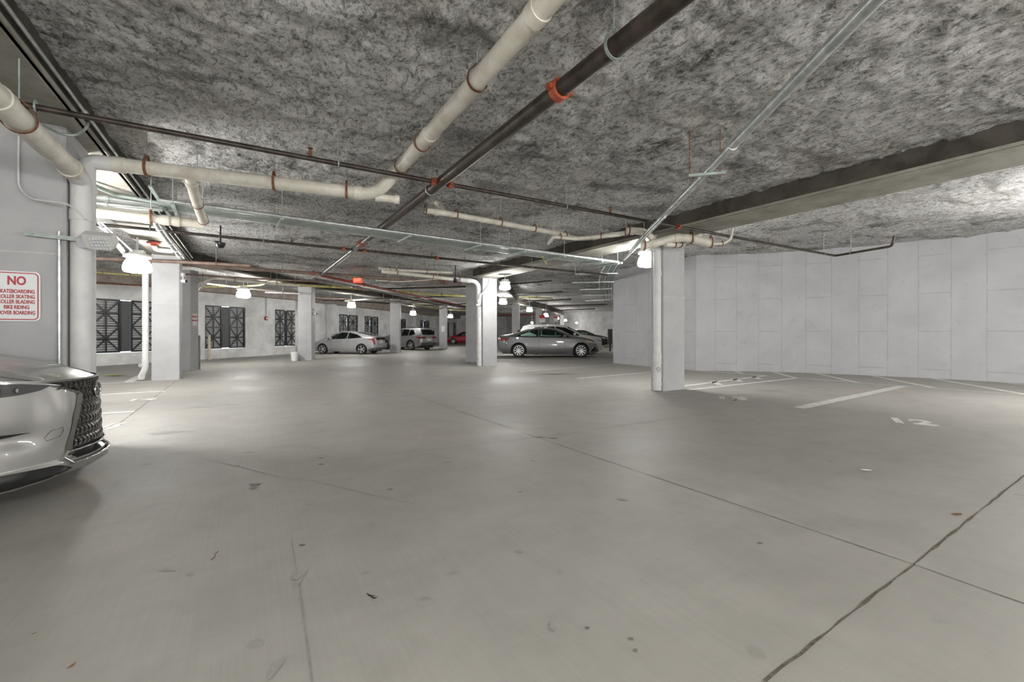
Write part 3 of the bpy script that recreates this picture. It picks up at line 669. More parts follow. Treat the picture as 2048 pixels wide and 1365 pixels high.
# curved bundle continuing along the white wall
rb = empty('conduit_rack', P(1225, 527, 3.2), 0, 'curved bundle of grey conduits under the ceiling by the white wall corner', 'conduit rack')
o0 = P(1225, 527, 3.2)
for i in range(6):
    q = MB(); pts = [P(px+i*s_, py, z_)-o0 for (px, py, s_, z_) in ((1216, 526, 5.5, 3.3), (1205, 541, 5.5, 3.42), (1199, 560, 5., 3.42), (1200, 580, 4.2, 3.42), (1206, 596, 3.2, 3.42), (1213, 612, 2., 3.42))]
    q.tube(fillet(pts, .8), .035, 8); q.build('conduit', m_galvd if i % 2 else m_galv, rb, 50)
for i, (px0, px1, py) in enumerate([(1150, 1236, 547), (1145, 1228, 564), (1160, 1224, 578), (1165, 1222, 590), (1172, 1221, 600)]):
    a_ = P(px0, py+2, 3.36)-o0; b_ = P(px1, py, 3.36)-o0; q = MB(); q.bar(a_, b_, .05, .03); s_ = q.build('strut', m_galv, rb)
    for e in (a_.lerp(b_, .1), a_.lerp(b_, .9)):
        q = MB(); q.tube([e, V((e.x, e.y, 3.85-o0.z))], .008, 6); q.build('hanger_rod', m_galvd, s_)
# cream drain with ring hangers in the middle of the ceiling
def PH(px, py, z=3.27): return P(px, py, z)
pipe('drain_pipe', 'cream drain pipe with rusty ring hangers in the centre, leading toward the near column', 'pipe', [PH(850, 421), PH(905, 429), PH(1122, 468), PH(1150, 478, 3.22), PH(1180, 476, 3.22), PH(1255, 466)], .048, m_pvc, hang=[(0, .02), (1, .03), (1, .40), (1, .72), (2, .3), (4, .3), (4, .95)], sleeve=[(0, .4), (1, .9), (4, .1), (4, .6)])
pipe('drain_pipe', 'short cream Y-branch pointing up to the sprayed ceiling at the centre drain', 'pipe', [PH(872, 405, 3.5), PH(893, 429)], .04, m_pvc, sleeve=[(0, .4)])
pipe('drain_pipe', 'second cream drain run just below the centre drain, with small elbows', 'pipe', [PH(1096, 488, 3.15), PH(1108, 474, 3.15), PH(1150, 478, 3.15), PH(1240, 470, 3.15)], .035, m_pvc, hang=[(0, .1), (1, .3), (2, .6)])
pipe('drain_pipe', 'fat cream pipe curving in beside the long conduit above the near column', 'pipe', [P(1253, 462, 3.25), P(1285, 462, 3.25), P(1306, 478, 3.2)], .07, m_pvc, hang=[(0, .15)], sleeve=[(0, .3)])
cx_ = D(1345, 485, 8.6)
def DC(px, py, d=9.0): return D(px, py, d)
pipe('drain_pipe', 'thick cream drain pipe bent across the top of the near column', 'pipe', [DC(1283, 493), DC(1300, 490), DC(1345, 476), DC(1375, 476), DC(1424, 487)], .085, m_pvc, R=.12, hang=[(0, .3), (3, .15), (3, .95)], sleeve=[(1, .15), (2, .3), (3, .35)])
pipe('drain_pipe', 'smaller cream pipe tucked below the bent drain on the near column', 'pipe', [DC(1330, 488, 9.05), DC(1352, 490, 9.2), DC(1368, 487, 9.3)], .06, m_pvc, hang=[(0, .8), (1, .5)], rod=False)
pipe('drain_pipe', 'thin cream pipe turning up to the ceiling right of the near column top', 'pipe', [DC(1424, 488, 9.1), DC(1447, 488, 9.1), DC(1462, 478, 9.1), DC(1466, 445, 9.1)], .028, m_pvc, hang=[(0, .9)])
pipe('drain_pipe', 'short cream drop with red flange from the beam to the bent drain', 'pipe', [DC(1404, 450, 9.0), DC(1402, 464, 9.0), DC(1393, 478, 9.0)], .05, m_pvc)
fl = MB(); fl.lathe([(0, 0), (.13, 0), (.13, .02), (.06, .03), (.05, .08), (0, .08)], 18, Matrix.Translation((0, 0, .0)) @ Matrix.Rotation(PI, 4, 'X')); o = fl.build('pipe_flange', m_red, smooth=40, loc=DC(1404, 449, 9.0)); tag(o, 'dark red round flange under the beam right of the near column', 'pipe flange')
fl = MB(); fl.lathe([(0, 0), (.13, 0), (.13, .02), (.06, .03), (.05, .08), (0, .08)], 18, Matrix.Rotation(PI, 4, 'X')); o = fl.build('pipe_flange', m_red, smooth=40, loc=P(307, 485, ceilz(-1.8, 10)-.05)); tag(o, 'dark red round flange under the ceiling above the big lamp', 'pipe flange')
pipe('drain_pipe', 'grey curved pipe leaving the red flange above the big lamp', 'pipe', [P(307, 489, 3.3), P(312, 500, 3.25), P(345, 503, 3.25)], .05, m_pvcw)
# risers on the columns
pipe('drain_riser', 'white drain pipe running down the left side of the near column', 'pipe', [D(1297, 494, 9.55), V((7.64, 6.66, 3.1)), V((7.64, 6.66, .02))], .082, m_pvcw, R=.25, sleeve=[(1, .18), (1, .76), (1, .80), (1, .85), (1, .90), (1, .95)])
pipe('drain_riser', 'white drain pipe running down the left side of the brightly lit middle column', 'pipe', [D(905, 559, 16.4), D(957, 563, 16.4), G(959, 733)+V((0, 0, .02))], .085, m_pvcw, R=.3, sleeve=[(1, .8), (1, .5), (0, .6)], hang=[(0, .3)])
pipe('conduit', 'bent conduit swinging down across the top of the middle column', 'conduit', [D(980, 556, 16.3), D(976, 572, 16.3), D(962, 590, 16.3), D(960, 612, 16.3), D(960, 636, 16.3)], .028, m_galv)
pipe('drain_riser', 'white downspout left of the left column with an elbow at its foot', 'pipe', [D(291, 545, 11.7), D(291, 738, 11.7), D(284, 750, 11.7), D(283, 759, 11.7)], .072, m_pvcw, R=.1, sleeve=[(0, .92), (2, .3)])
pipe('thin_conduit', 'thin rigid conduit along the right edge of the left pier', 'conduit', [(-1.60, 6.07, 2.28), (-1.60, 6.07, .02)], .014, m_galv)
pipe('thin_conduit', 'thin conduit looping over the face of the left pier above the sign', 'conduit', [D(37, 265, 4.25), D(37, 375, 4.25), D(60, 398, 4.25), D(140, 408, 4.27), D(172, 440, 4.3)], .009, m_pvcw, R=.12)
pipe('flexible_conduit', 'flexible grey conduit hanging between beam edge and left pier top', 'conduit', [P(82, 250, 3.2), P(120, 268, 3.1), P(150, 272, 3.1), P(170, 260, 3.2), P(177, 246, 3.3)], .012, m_galvd, R=.2)
pipe('steel_conduit', 'thin conduit fixed along the edge of the left beam', 'conduit', [(-1.37, -4, 3.44), (-1.37, 15.8, 3.44)], .016, m_galv, sleeve=[(0, .2), (0, .35), (0, .5), (0, .65), (0, .8)])
# far jumble of service pipes (each one its own pipe)
jum = [
 ('brown_service_pipe', 'brown pipe crossing the left bays just above the big lamp', [(178, 517), (360, 524), (500, 532)], 3.15, .045, m_brown),
 ('brown_service_pipe', 'reddish-brown pipe below it leading to the second lamp', [(360, 548), (470, 556), (640, 564)], 3.2, .03, m_brown),
 ('white_service_pipe', 'white pipe sweeping over the second lamp', [(386, 588), (400, 568), (430, 556), (520, 566), (600, 572)], 3.1, .045, m_pvc),
 ('white_service_pipe', 'white pipe behind the second lamp reaching to the column', [(400, 566), (520, 580), (600, 588)], 3.15, .035, m_pvc),
 ('yellow_gas_pipe', 'yellow-green flexible pipe above the second lamp', [(410, 574), (480, 573), (520, 571), (535, 566)], 3.2, .035, m_yell),
 ('yellow_gas_pipe', 'yellow-green pipe left of the exit sign', [(560, 568), (620, 572), (700, 576), (740, 580)], 3.25, .055, m_yell),
 ('yellow_gas_pipe', 'yellow-green pipe running right toward the middle column', [(800, 583), (850, 589), (930, 593)], 3.3, .06, m_yell),
 ('yellow_gas_pipe', 'yellow-green pipe in the bays behind the downspout', [(180, 544), (240, 549), (290, 552)], 3.2, .03, m_yell),
 ('service_pipe', 'dark pipe crossing toward the middle column just below the white drains', [(700, 562), (770, 578), (955, 573)], 3.3, .035, m_steel),
 ('service_pipe', 'dark thin pipe under the yellow pipe toward the middle column', [(640, 602), (840, 595), (930, 593)], 3.3, .03, m_steel),
 ('service_pipe', 'dark thin pipe above the silver hatchback', [(626, 596), (760, 601), (935, 612)], 3.2, .03, m_brown),
 ('service_pipe', 'dark brown long pipe over the far bays', [(626, 599), (700, 603), (860, 611), (935, 608)], 3.15, .035, m_steel),
 ('white_service_pipe', 'upper white drain left of the middle column', [(758, 537), (800, 541), (905, 546)], 3.2, .045, m_pvc),
 ('white_service_pipe', 'thick white drain left of the middle column joined to its riser', [(765, 543), (820, 549), (905, 559)], 3.05, .06, m_pvc),
 ('white_service_pipe', 'thin pale pipe under the two white drains', [(752, 561), (800, 564), (860, 560), (890, 556)], 3.1, .025, m_pvc),
 ('white_service_pipe', 'bright white pipe stub between the second lamp and the column', [(530, 585), (600, 588)], 3.0, .03, m_pvcw),
 ('white_service_pipe', 'pale pipe above the silver hatchback roof', [(690, 602), (740, 598), (830, 613)], 3.1, .04, m_pvc),
 ('white_service_pipe', 'pale jumble pipe left of the tall middle column', [(825, 608), (880, 618), (935, 622)], 3.1, .05, m_yell),
 ('service_pipe', 'short dark sprinkler line right of the middle column, first from above', [(1019, 569), (1103, 562)], 3.45, .03, m_steel),
 ('service_pipe', 'short dark sprinkler line right of the middle column, second from above', [(998, 590), (1125, 584)], 3.5, .035, m_steel),
 ('service_pipe', 'dark sprinkler line over the dark grey sedan, third from above', [(1045, 603), (1142, 599)], 3.5, .04, m_steel),
 ('service_pipe', 'long dark sprinkler line over the dark grey sedan, fourth from above', [(1075, 613), (1215, 609)], 3.4, .05, m_steel),
 ('service_pipe', 'dark sprinkler line low over the sedan, fifth from above', [(1100, 622), (1190, 618)], 3.4, .05, m_steel),
 ('red_service_pipe', 'red pipe far back over the white car', [(1130, 640), (1215, 641)], 3.0, .04, m_red),
 ('red_service_pipe', 'red pipe far back, just above the red parking signs', [(1000, 631), (1100, 630)], 3.1, .05, m_red),
 ('yellow_gas_pipe', 'yellow pipe slanting right of the lower lamp', [(1016, 606), (1050, 594), (1105, 597)], 3.4, .05, m_yell),
 ('yellow_gas_pipe', 'yellow hoses hanging near the conduit rack', [(1085, 513), (1093, 528)], 3.1, .02, m_yell),
 ('service_pipe', 'dark pipe in the bays behind the big lamp', [(180, 566), (300, 572)], 3.0, .03, m_rust),
 ('white_service_pipe', 'white pipe descending diagonally from the shaded column', [(386, 594), (398, 575), (412, 566)], 2.95, .05, m_pvcw),
]
for (nm, lab, pp, z, r, mm) in jum:
    pts = [P(px, py, z) for px, py in pp]
    hg = [(i, f_) for i in range(len(pts)-1) for f_ in ((.25, .75) if (pts[i+1]-pts[i]).length > 2 else (.5,))] if len(lab) % 2 else [(i, .4) for i in range(len(pts)-1)]
    pipe(nm, lab, 'pipe', pts, r, mm, R=.5, hang=hg if (z < 3.5 and r < .07) else (), n=8)
# ------------------------------------------------------------------ signs
def roundrect(wd, ht, r, n=6):
    out = []
    for (cx, cy, a0) in ((wd/2-r, ht/2-r, 0), (-wd/2+r, ht/2-r, PI/2), (-wd/2+r, -ht/2+r, PI), (wd/2-r, -ht/2+r, 1.5*PI)):
        for i in range(n+1):
            a = a0+PI/2*i/n; out.append((cx+r*math.cos(a), cy+r*math.sin(a)))
    return out
def frame_ring(mb_, wd, ht, r, t, z):
    a = roundrect(wd, ht, r); b = roundrect(wd-2*t, ht-2*t, r-t); n_ = len(a)
    b0 = mb_.add([(*p, z) for p in a]+[(*p, z) for p in b], [])
    for i in range(n_):
        j = (i+1) % n_; mb_.f.append((b0+i, b0+j, b0+n_+j, b0+n_+i))
sg = empty('warning_sign', (-2.29+.16, 6.09, 1.28+72/F*4.27), 0, 'white sign with red border and lettering beginning NO, on the left pier', 'sign')
sg.location.x = D(35, 593, 4.27).x; sg.rotation_euler = (PI/2, 0, 0)
SWD, SHT = .325, .48
q = MB(); pr = roundrect(SWD, SHT, .045); q.prism(pr, 0, .004); q.build('sign_plate', m_signw, sg)
q = MB(); frame_ring(q, SWD-.025, SHT-.025, .038, .009, .0055); q.build('sign_border', m_signr, sg)
for (s_, sz, y_, wd_) in (('NO', .115, .145, .125), ('SKATEBOARDING', .05, .045, .245), ('ROLLER SKATING', .05, -.005, .245), ('ROLLER BLADING', .05, -.055, .245), ('BIKE RIDING', .05, -.107, .17), ('HOVER BOARDING', .05, -.16, .25)):
    t = text_mesh(s_, sz, m_signr, 'sign_lettering', bold=.0035 if sz > .1 else .0012); dx = max(t.dimensions.x, .01); t.data.transform(Matrix.Diagonal((wd_/dx, 1, 1, 1))); t.parent = sg; t.location = (0, y_, .0055)
def small_sign(loc, rz, wd, ht, lab, border=True, lines=(), red_top=0.):
    s_ = empty('parking_sign', loc, 0, lab, 'sign'); s_.rotation_euler = (PI/2, 0, rz)
    q = MB(); q.prism(roundrect(wd, ht, wd*.12), 0, .006); q.build('sign_plate', m_signw, s_)
    if border: q = MB(); frame_ring(q, wd*.92, ht*.95, wd*.1, wd*.05, .009); q.build('sign_border', m_signr, s_)
    for (tx, sz, y_) in lines:
        t = text_mesh(tx, sz, m_signr, 'sign_lettering', bold=sz*.03); t.parent = s_; t.location = (0, y_, .009)
    if red_top: q = MB(); q.box(-wd/2, wd/2, ht/2-red_top, ht/2, .006, .01); q.build('red_band', m_signr, s_)
    return s_
v_, a_ = on_col(357, 'r', 0, 1.28+25/F*14.8, .008); small_sign(v_, a_, .24, .44, 'small white sign with red border on the shaded column', True, [('NO', .12, .1), ('PARKING', .06, -.02)])
v_, a_ = on_col(878, 'f', 0, 1.28+7/F*34, .008); small_sign(v_, a_, .3, .5, 'tiny white sign with a red dot on the far column')
v_, a_ = on_col(1070, 'f', .3, 1.28+28/F*38.5, .008); small_sign(v_, a_, .5, .62, 'red and white parking sign on the second shaded column over the sedan', False, [('PARKING', .1, -.12)], .3)
v_, a_ = on_col(1100, 'f', .35, 1.28+28/F*44.6, .008); small_sign(v_, a_, .45, .6, 'tiny red topped sign far back over the sedan', False, (), .2)
ex = empty('exit_sign', D(715, 561, 17.0), -YAW, 'glowing red exit sign hanging in the middle of the garage', 'sign')
q = MB(); q.box(-.17, .17, -.02, .02, -.1, .1); q.build('sign_panel', m_exitb, ex)
t = text_mesh('EXIT', .17, m_exit, 'sign_lettering', bold=.004); t.parent = ex; t.location = (0, -.024, 0); t.rotation_euler = (PI/2, 0, 0); t.scale = (.75, 1, 1)
q = MB(); q.tube([(0, 0, .1), (0, 0, CEIL+.03-ex.location.z)], .012, 6); q.build('sign_stem', m_galvd, ex)
# ------------------------------------------------------------------ small fixtures
fx = empty('flood_light', (-1.33, 6.0, 2.20), -.5, 'grey wall floodlight with gridded lens on the left pier riser', 'light fixture')
fx.rotation_euler = (PI*.70, 0, -.4)
q = MB(); q.prism([(-.06, -.07), (.14, -.09), (.20, -.02), (.20, .07), (-.06, .09)], -.045, .035); q.build('lamp_housing', m_lampcap, fx)
q = MB()
for i in range(6):
    for j in range(4): q.box(.0+i*.028, .022+i*.028, -.07+j*.034, -.043+j*.034, .035, .05)
q.build('lens_grid', m_signw, fx)
q = MB(); q.box(-.12, -.06, -.05, .05, -.06, .05); q.tube([(-.08, 0, -.06), (-.08, 0, -.09)], .02, 10); q.build('mounting_box', m_pvcw, fx)
q = MB(); q.bar((-1.84, 6.05, 2.23), (-1.44, 6.05, 2.21), .03, .04)
for i in range(5): q.bar((-1.8+i*.08, 6.03, 2.228-i*.004), (-1.77+i*.08, 6.03, 2.228-i*.004), .01, .012)
o = q.build('strut_channel', m_galvd); origin_to(o, (-1.64, 6.05, 2.22)); tag(o, 'slotted metal strut channel fixed across the left pier beside the floodlight', 'bracket')
q = MB(); o0 = P(300, 372, 3.3); a_ = V((0, 0, 0)); b_ = P(341, 434, 3.1)-o0; q.bar(a_, b_, .045, .03); o = q.build('strut_channel', m_galvd, loc=o0); tag(o, 'slotted strut channel slanting under the conduits behind the left pier', 'bracket')
def cam_dome(loc, s, lab):
    c = empty('security_camera', loc, 0, lab, 'camera'); q = MB(); q.lathe([(0, -.13), (.06, -.12), (.1, -.07), (.12, 0), (.12, .03), (0, .04)], 18); q.build('camera_dome', m_trimk, c, 60)
    q = MB(); q.tube([(0, 0, .03), (0, 0, max(.1, (ceilz(loc.x, loc.y)-loc.z)/s+.02))], .02, 8); q.box(-.13, -.02, -.03, .03, .03, .07); q.build('camera_mount', m_trimk, c); c.scale = (s, s, s); return c
cam_dome(D(441, 488, 9.8), .8, 'black dome camera hanging on the ceiling above the brown pipe')
cam_dome(D(911, 560, 15.8), .95, 'black dome camera below the white drain left of the middle column')
cam_dome(D(786, 594, 27), 1.0, 'small black dome camera far back near the ceiling')
def bullet(loc, rz, s, lab):
    c = empty('security_camera', loc, rz, lab, 'camera'); q = MB(); q.lathe([(0, -.1), (.05, -.1), (.06, -.06), (.06, .1), (0, .1)], 14, Matrix.Rotation(PI/2, 4, 'Y')); q.build('camera_body', m_signw, c, 40)
    q = MB(); q.lathe([(0, .1), (.05, .1), (.045, .12), (0, .125)], 14, Matrix.Rotation(PI/2, 4, 'Y')); q.build('camera_lens', m_trimk, c, 40)
    q = MB(); q.tube([(0, 0, .05), (0, 0, .2)], .018, 8); q.box(-.045, .045, -.045, .045, .15, .26); q.build('junction_box', m_pvcw, c); c.scale = (s, s, s)
bullet(V((-1.51, 15.0, 1.28+104/F*11.9)), -.5, .85, 'white bullet camera on the right side of the left column')
v_, a_ = on_col(590, 'r', -.1, 1.28+38/F*20, .06)
bullet(v_, -.5, 1., 'white bullet camera on the column left of the hatchback')
bullet(D(957, 611, 16.2), -.6, .8, 'white camera with bracket on the drain pipe of the middle column')
# fire alarm on the louver wall, with conduit
v_ = A2+d2*ray_seg(531, SB, SC) if False else A1+d1*ray_seg(531, SA, SB)+n1_*.03
al = empty('fire_alarm', (v_.x, v_.y, 1.28+27/F*25.), math.atan2(d1.y, d1.x), 'red fire alarm box on the wall between two louver shutters', 'alarm')
q = MB(); q.box(-.09, .09, -.06, 0, -.1, .1); q.build('alarm_box', m_red, al); q = MB(); q.box(-.045, .045, -.075, -.06, -.05, .05); q.build('alarm_face', m_signw, al)
q = MB(); q.tube([(0, -.02, .1), (0, -.02, 1.15)], .02, 8); q.build('conduit', m_galvd, al)
# hose bib / valve on the risers
for (px, py, d, lab) in ((727+590, 739, 9.3, 'small round pipe clamp ring on the near column drain pipe'), (281, 731, 11.4, 'small valve handle on the downspout by the left column'), (955, 718, 16.2, 'small valve on the drain pipe of the middle column')):
    q = MB(); ring = [(.045*math.cos(a*2*PI/16), 0, .045*math.sin(a*2*PI/16)) for a in range(16)]; q.tube(ring, .007, 6, closed=True); q.tube([(0, 0, 0), (0, .07, 0)], .012, 8); q.bar((-.045, 0, 0), (.045, 0, 0), .01, .01)
    par_ = min([x for x in S.objects if x.name.startswith('drain_riser')], key=lambda x: (V(x.bound_box[0]).lerp(V(x.bound_box[6]), .5)+x.location-D(px, py, d)).to_2d().length)
    o = q.build('pipe_valve', m_galvd if px > 900 else m_signw, par_, smooth=60, loc=D(px, py, d)-par_.location); o.rotation_euler = (0, 0, -YAW)
# bollards
def bollard(px, base, top, r, m, lab):
    g = G(px, base); d = EYE*F/(base-HY); h = (base-top)/F*d; q = MB(); q.lathe([(r, 0), (r, h-.03), (r*.8, h-.008), (0, h)], 20); q.lathe([(r+.03, 0), (r+.03, .015), (r, .015)], 20)
    o = q.build('bollard', m, smooth=40, loc=g); tag(o, lab, 'bollard')
bollard(397, 740, 671, .055, noisy(mat('grey_bollard', (.2, .21, .23), .6), (.19, .2, .22), (.27, .28, .30), 6), 'dark grey post standing beside the shaded column')
bollard(418.5, 720, 670, .055, noisy(mat('tan_bollard', (.45, .42, .33), .6), (.42, .39, .31), (.52, .49, .40), 6), 'tan post standing in front of the louver shutters')
# bucket, debris
bk = empty('bucket', G(589, 722), 0, 'white plastic bucket standing at the foot of the column left of the hatchback', 'bucket')
q = MB(); q.lathe([(0, 0), (.13, 0), (.155, .36), (.165, .36), (.165, .39), (.15, .39), (.125, .02), (0, .02)], 20); q.build('bucket_body', m_signw, bk, 40)
q = MB(); q.tube([(.16*math.cos(a*PI/10), .02, .36-.12*math.sin(a*PI/10)) for a in range(11)], .005, 6); q.build('bucket_handle', m_galvd, bk)
def leafmesh(px, py, ln, wd, m, name, lab, cat, curl=.02, rz=0.):
    c_ = G(px, py); q = MB(); n_ = 8; vs = []
    for i in range(n_+1):
        t = i/n_; w2 = wd/2*math.sin(PI*min(1, t*1.02))**.7 if 0 < i < n_ else 0.002; x = (t-.5)*ln
        z = .006+curl*(2*t-1)**2
        vs += [(x, -w2, z+.3*w2), (x, 0, z), (x, w2, z+.3*w2)]
    fs = []
    for i in range(n_):
        for j in (0, 1): fs.append((i*3+j, (i+1)*3+j, (i+1)*3+j+1, i*3+j+1))
    q.add(vs, fs); o = q.build(name, m, smooth=60, loc=c_); o.rotation_euler = (0, 0, rz); tag(o, lab, cat); return o
m_dl = mat('dark_leaf', (.02, .015, .013), .6); m_bl = mat('brown_leaf', (.22, .09, .03), .6); m_pp = mat('paper_scrap', (.75, .76, .78), .6); m_gl = mat('green_leaf', (.28, .42, .05), .5); m_tl = mat('tan_leaf', (.42, .31, .17), .7)
leafmesh(742, 1196, .05, .014, m_dl, 'dry_leaf', 'dark curled leaf fragment on the open floor, longer half', 'leaf', .01, -.9)
leafmesh(749, 1200, .04, .012, m_dl, 'dry_leaf', 'dark curled leaf fragment on the open floor, shorter half', 'leaf', .012, -.6)
leafmesh(142, 1337, .035, .012, m_bl, 'dry_leaf', 'small brown leaf near the lower left corner of the floor', 'leaf', .004, 1.)
leafmesh(68, 1271, .02, .008, m_bl, 'dry_leaf', 'tiny brown leaf at the left edge of the floor', 'leaf', .004, .2)
leafmesh(1733, 943, .10, .04, m_pp, 'paper_scrap', 'white scrap of paper on the floor at the right', 'paper', .006, -.7)
leafmesh(1915, 1030, .06, .02, m_bl, 'dry_leaf', 'brown leaf on the floor right of the dark joint', 'leaf', .004, -.5)
leafmesh(2025, 889, .04, .02, m_tl, 'dry_leaf', 'yellowish leaf at the far right of the floor', 'leaf', .004, .5)
leafmesh(228, 753, .62, .16, m_gl, 'green_leaf', 'bright green leaf-like scrap on the floor behind the silver car', 'leaf', .03, -.4)
leafmesh(1857, 755, .28, .2, m_tl, 'leaf_litter', 'tan dry leaf clump at the foot of the curved wall', 'leaf', .08, -.9)
leafmesh(1470, 802, .2, .05, m_bl, 'dry_leaf', 'brown leaf near the painted number by the near column', 'leaf', .02, .2)
c_ = G(423, 1116); q = MB(); q.tube(fillet([V((0, 0, .005)), V((.02, .03, .008)), V((.012, .06, .006)), V((.03, .085, .01))], .02), .0022, 6); o = q.build('twig', m_rust, smooth=60, loc=c_-V((0, .04, 0))); tag(o, 'thin curved brown twig lying on the floor at the left', 'twig')
# grass-like plant leaning by the bollards
pl = empty('weed_plant', G(391, 737), 0, 'yellow-green weed leaning against the wall beside the dark post', 'plant')
q = MB()
for i in range(7):
    a = i*.9; q.tube([V((0, 0, 0)), V((.05*math.cos(a), .05*math.sin(a), .25)), V((.16*math.cos(a), .16*math.sin(a), .5+.05*i))], [.008, .007, .002], 5)
q.build('plant_leaves', mat('weed_green', (.3, .34, .1), .6), pl)
# electrical box and stacked items at the far right
q = MB(); q.box(-.14, .14, -.1, .1, .5, 1.5); q.box(-.06, .06, -.06, .06, 0, .5); o = q.build('electrical_box', m_dgrey, loc=D(1220, 670, 30)*1.0); o.location.z = 0; o.rotation_euler = (0, 0, -YAW); tag(o, 'grey electrical cabinet on a post behind the white wall corner', 'cabinet')
# ------------------------------------------------------------------ more services seen along the ceiling
# ------------------------------------------------------------------ cars
def interp(tab, x):
    if x <= tab[0][0]: return tab[0][1]
    for (a, va), (b, vb) in zip(tab[:-1], tab[1:]):
        if x <= b:
            t = (x-a)/(b-a); return va+(vb-va)*t
    return tab[-1][1]
def sinterp(tab, x):   # smooth monotone-ish cubic through points
    n_ = len(tab)
    if x <= tab[0][0]: return tab[0][1]
    if x >= tab[-1][0]: return tab[-1][1]
    for i in range(n_-1):
        if x <= tab[i+1][0]: break
    h = tab[i+1][0]-tab[i][0]; dl = (tab[i+1][1]-tab[i][1])/h
    def sl(j):
        if j <= 0 or j >= n_-1: return (tab[1][1]-tab[0][1])/(tab[1][0]-tab[0][0]) if j <= 0 else (tab[-1][1]-tab[-2][1])/(tab[-1][0]-tab[-2][0])
        a = (tab[j][1]-tab[j-1][1])/(tab[j][0]-tab[j-1][0]); b = (tab[j+1][1]-tab[j][1])/(tab[j+1][0]-tab[j][0])
        return 0 if a*b <= 0 else 2*a*b/(a+b)
    t = (x-tab[i][0])/h; m0, m1 = sl(i)*h, sl(i+1)*h; y0, y1 = tab[i][1], tab[i+1][1]
    return (2*t**3-3*t*t+1)*y0+(t**3-2*t*t+t)*m0+(-2*t**3+3*t*t)*y1+(t**3-t*t)*m1
def wheel(root, x, y, r, side, n, rimr=None, name='wheel'):
    w_ = .21; rr = rimr or r*.72; M = Matrix.Rotation(-side*PI/2, 4, 'X')   # local z -> outward (side)
    q = MB(); q.lathe([(rr, -w_/2), (r*.93, -w_/2), (r, -w_/2+.03), (r, w_/2-.03), (r*.93, w_/2), (rr, w_/2-.005), (rr-.01, w_/2-.03)], 32, M)
    t = q.build('tire', m_tire, root, 50, loc=(x, y, r))
    q = MB(); q.lathe([(0, w_/2-.09), (rr*.98, w_/2-.08)], 32, M); q.build('wheel_well', m_rimd, t)
    q = MB(); q.lathe([(rr*.99, w_/2-.04), (rr*1.0, w_/2-.006), (rr*.94, w_/2-.004), (rr*.92, w_/2-.04)], 32, M)
    q.lathe([(rr*.2, w_/2-.06), (rr*.2, w_/2-.025), (rr*.15, w_/2-.018), (0, w_/2-.018)], 20, M)
    for i in range(n):
        a = 2*PI*i/n; c0 = M @ V((rr*.16*math.cos(a), rr*.16*math.sin(a), w_/2-.035)); c1 = M @ V((rr*.95*math.cos(a), rr*.95*math.sin(a), w_/2-.022))
        q.bar(c0, c1, rr*(.9/n)+.012, .02, M.to_3x3() @ V((0, 0, 1)))
    q.build('rim', m_rim, t, 40)
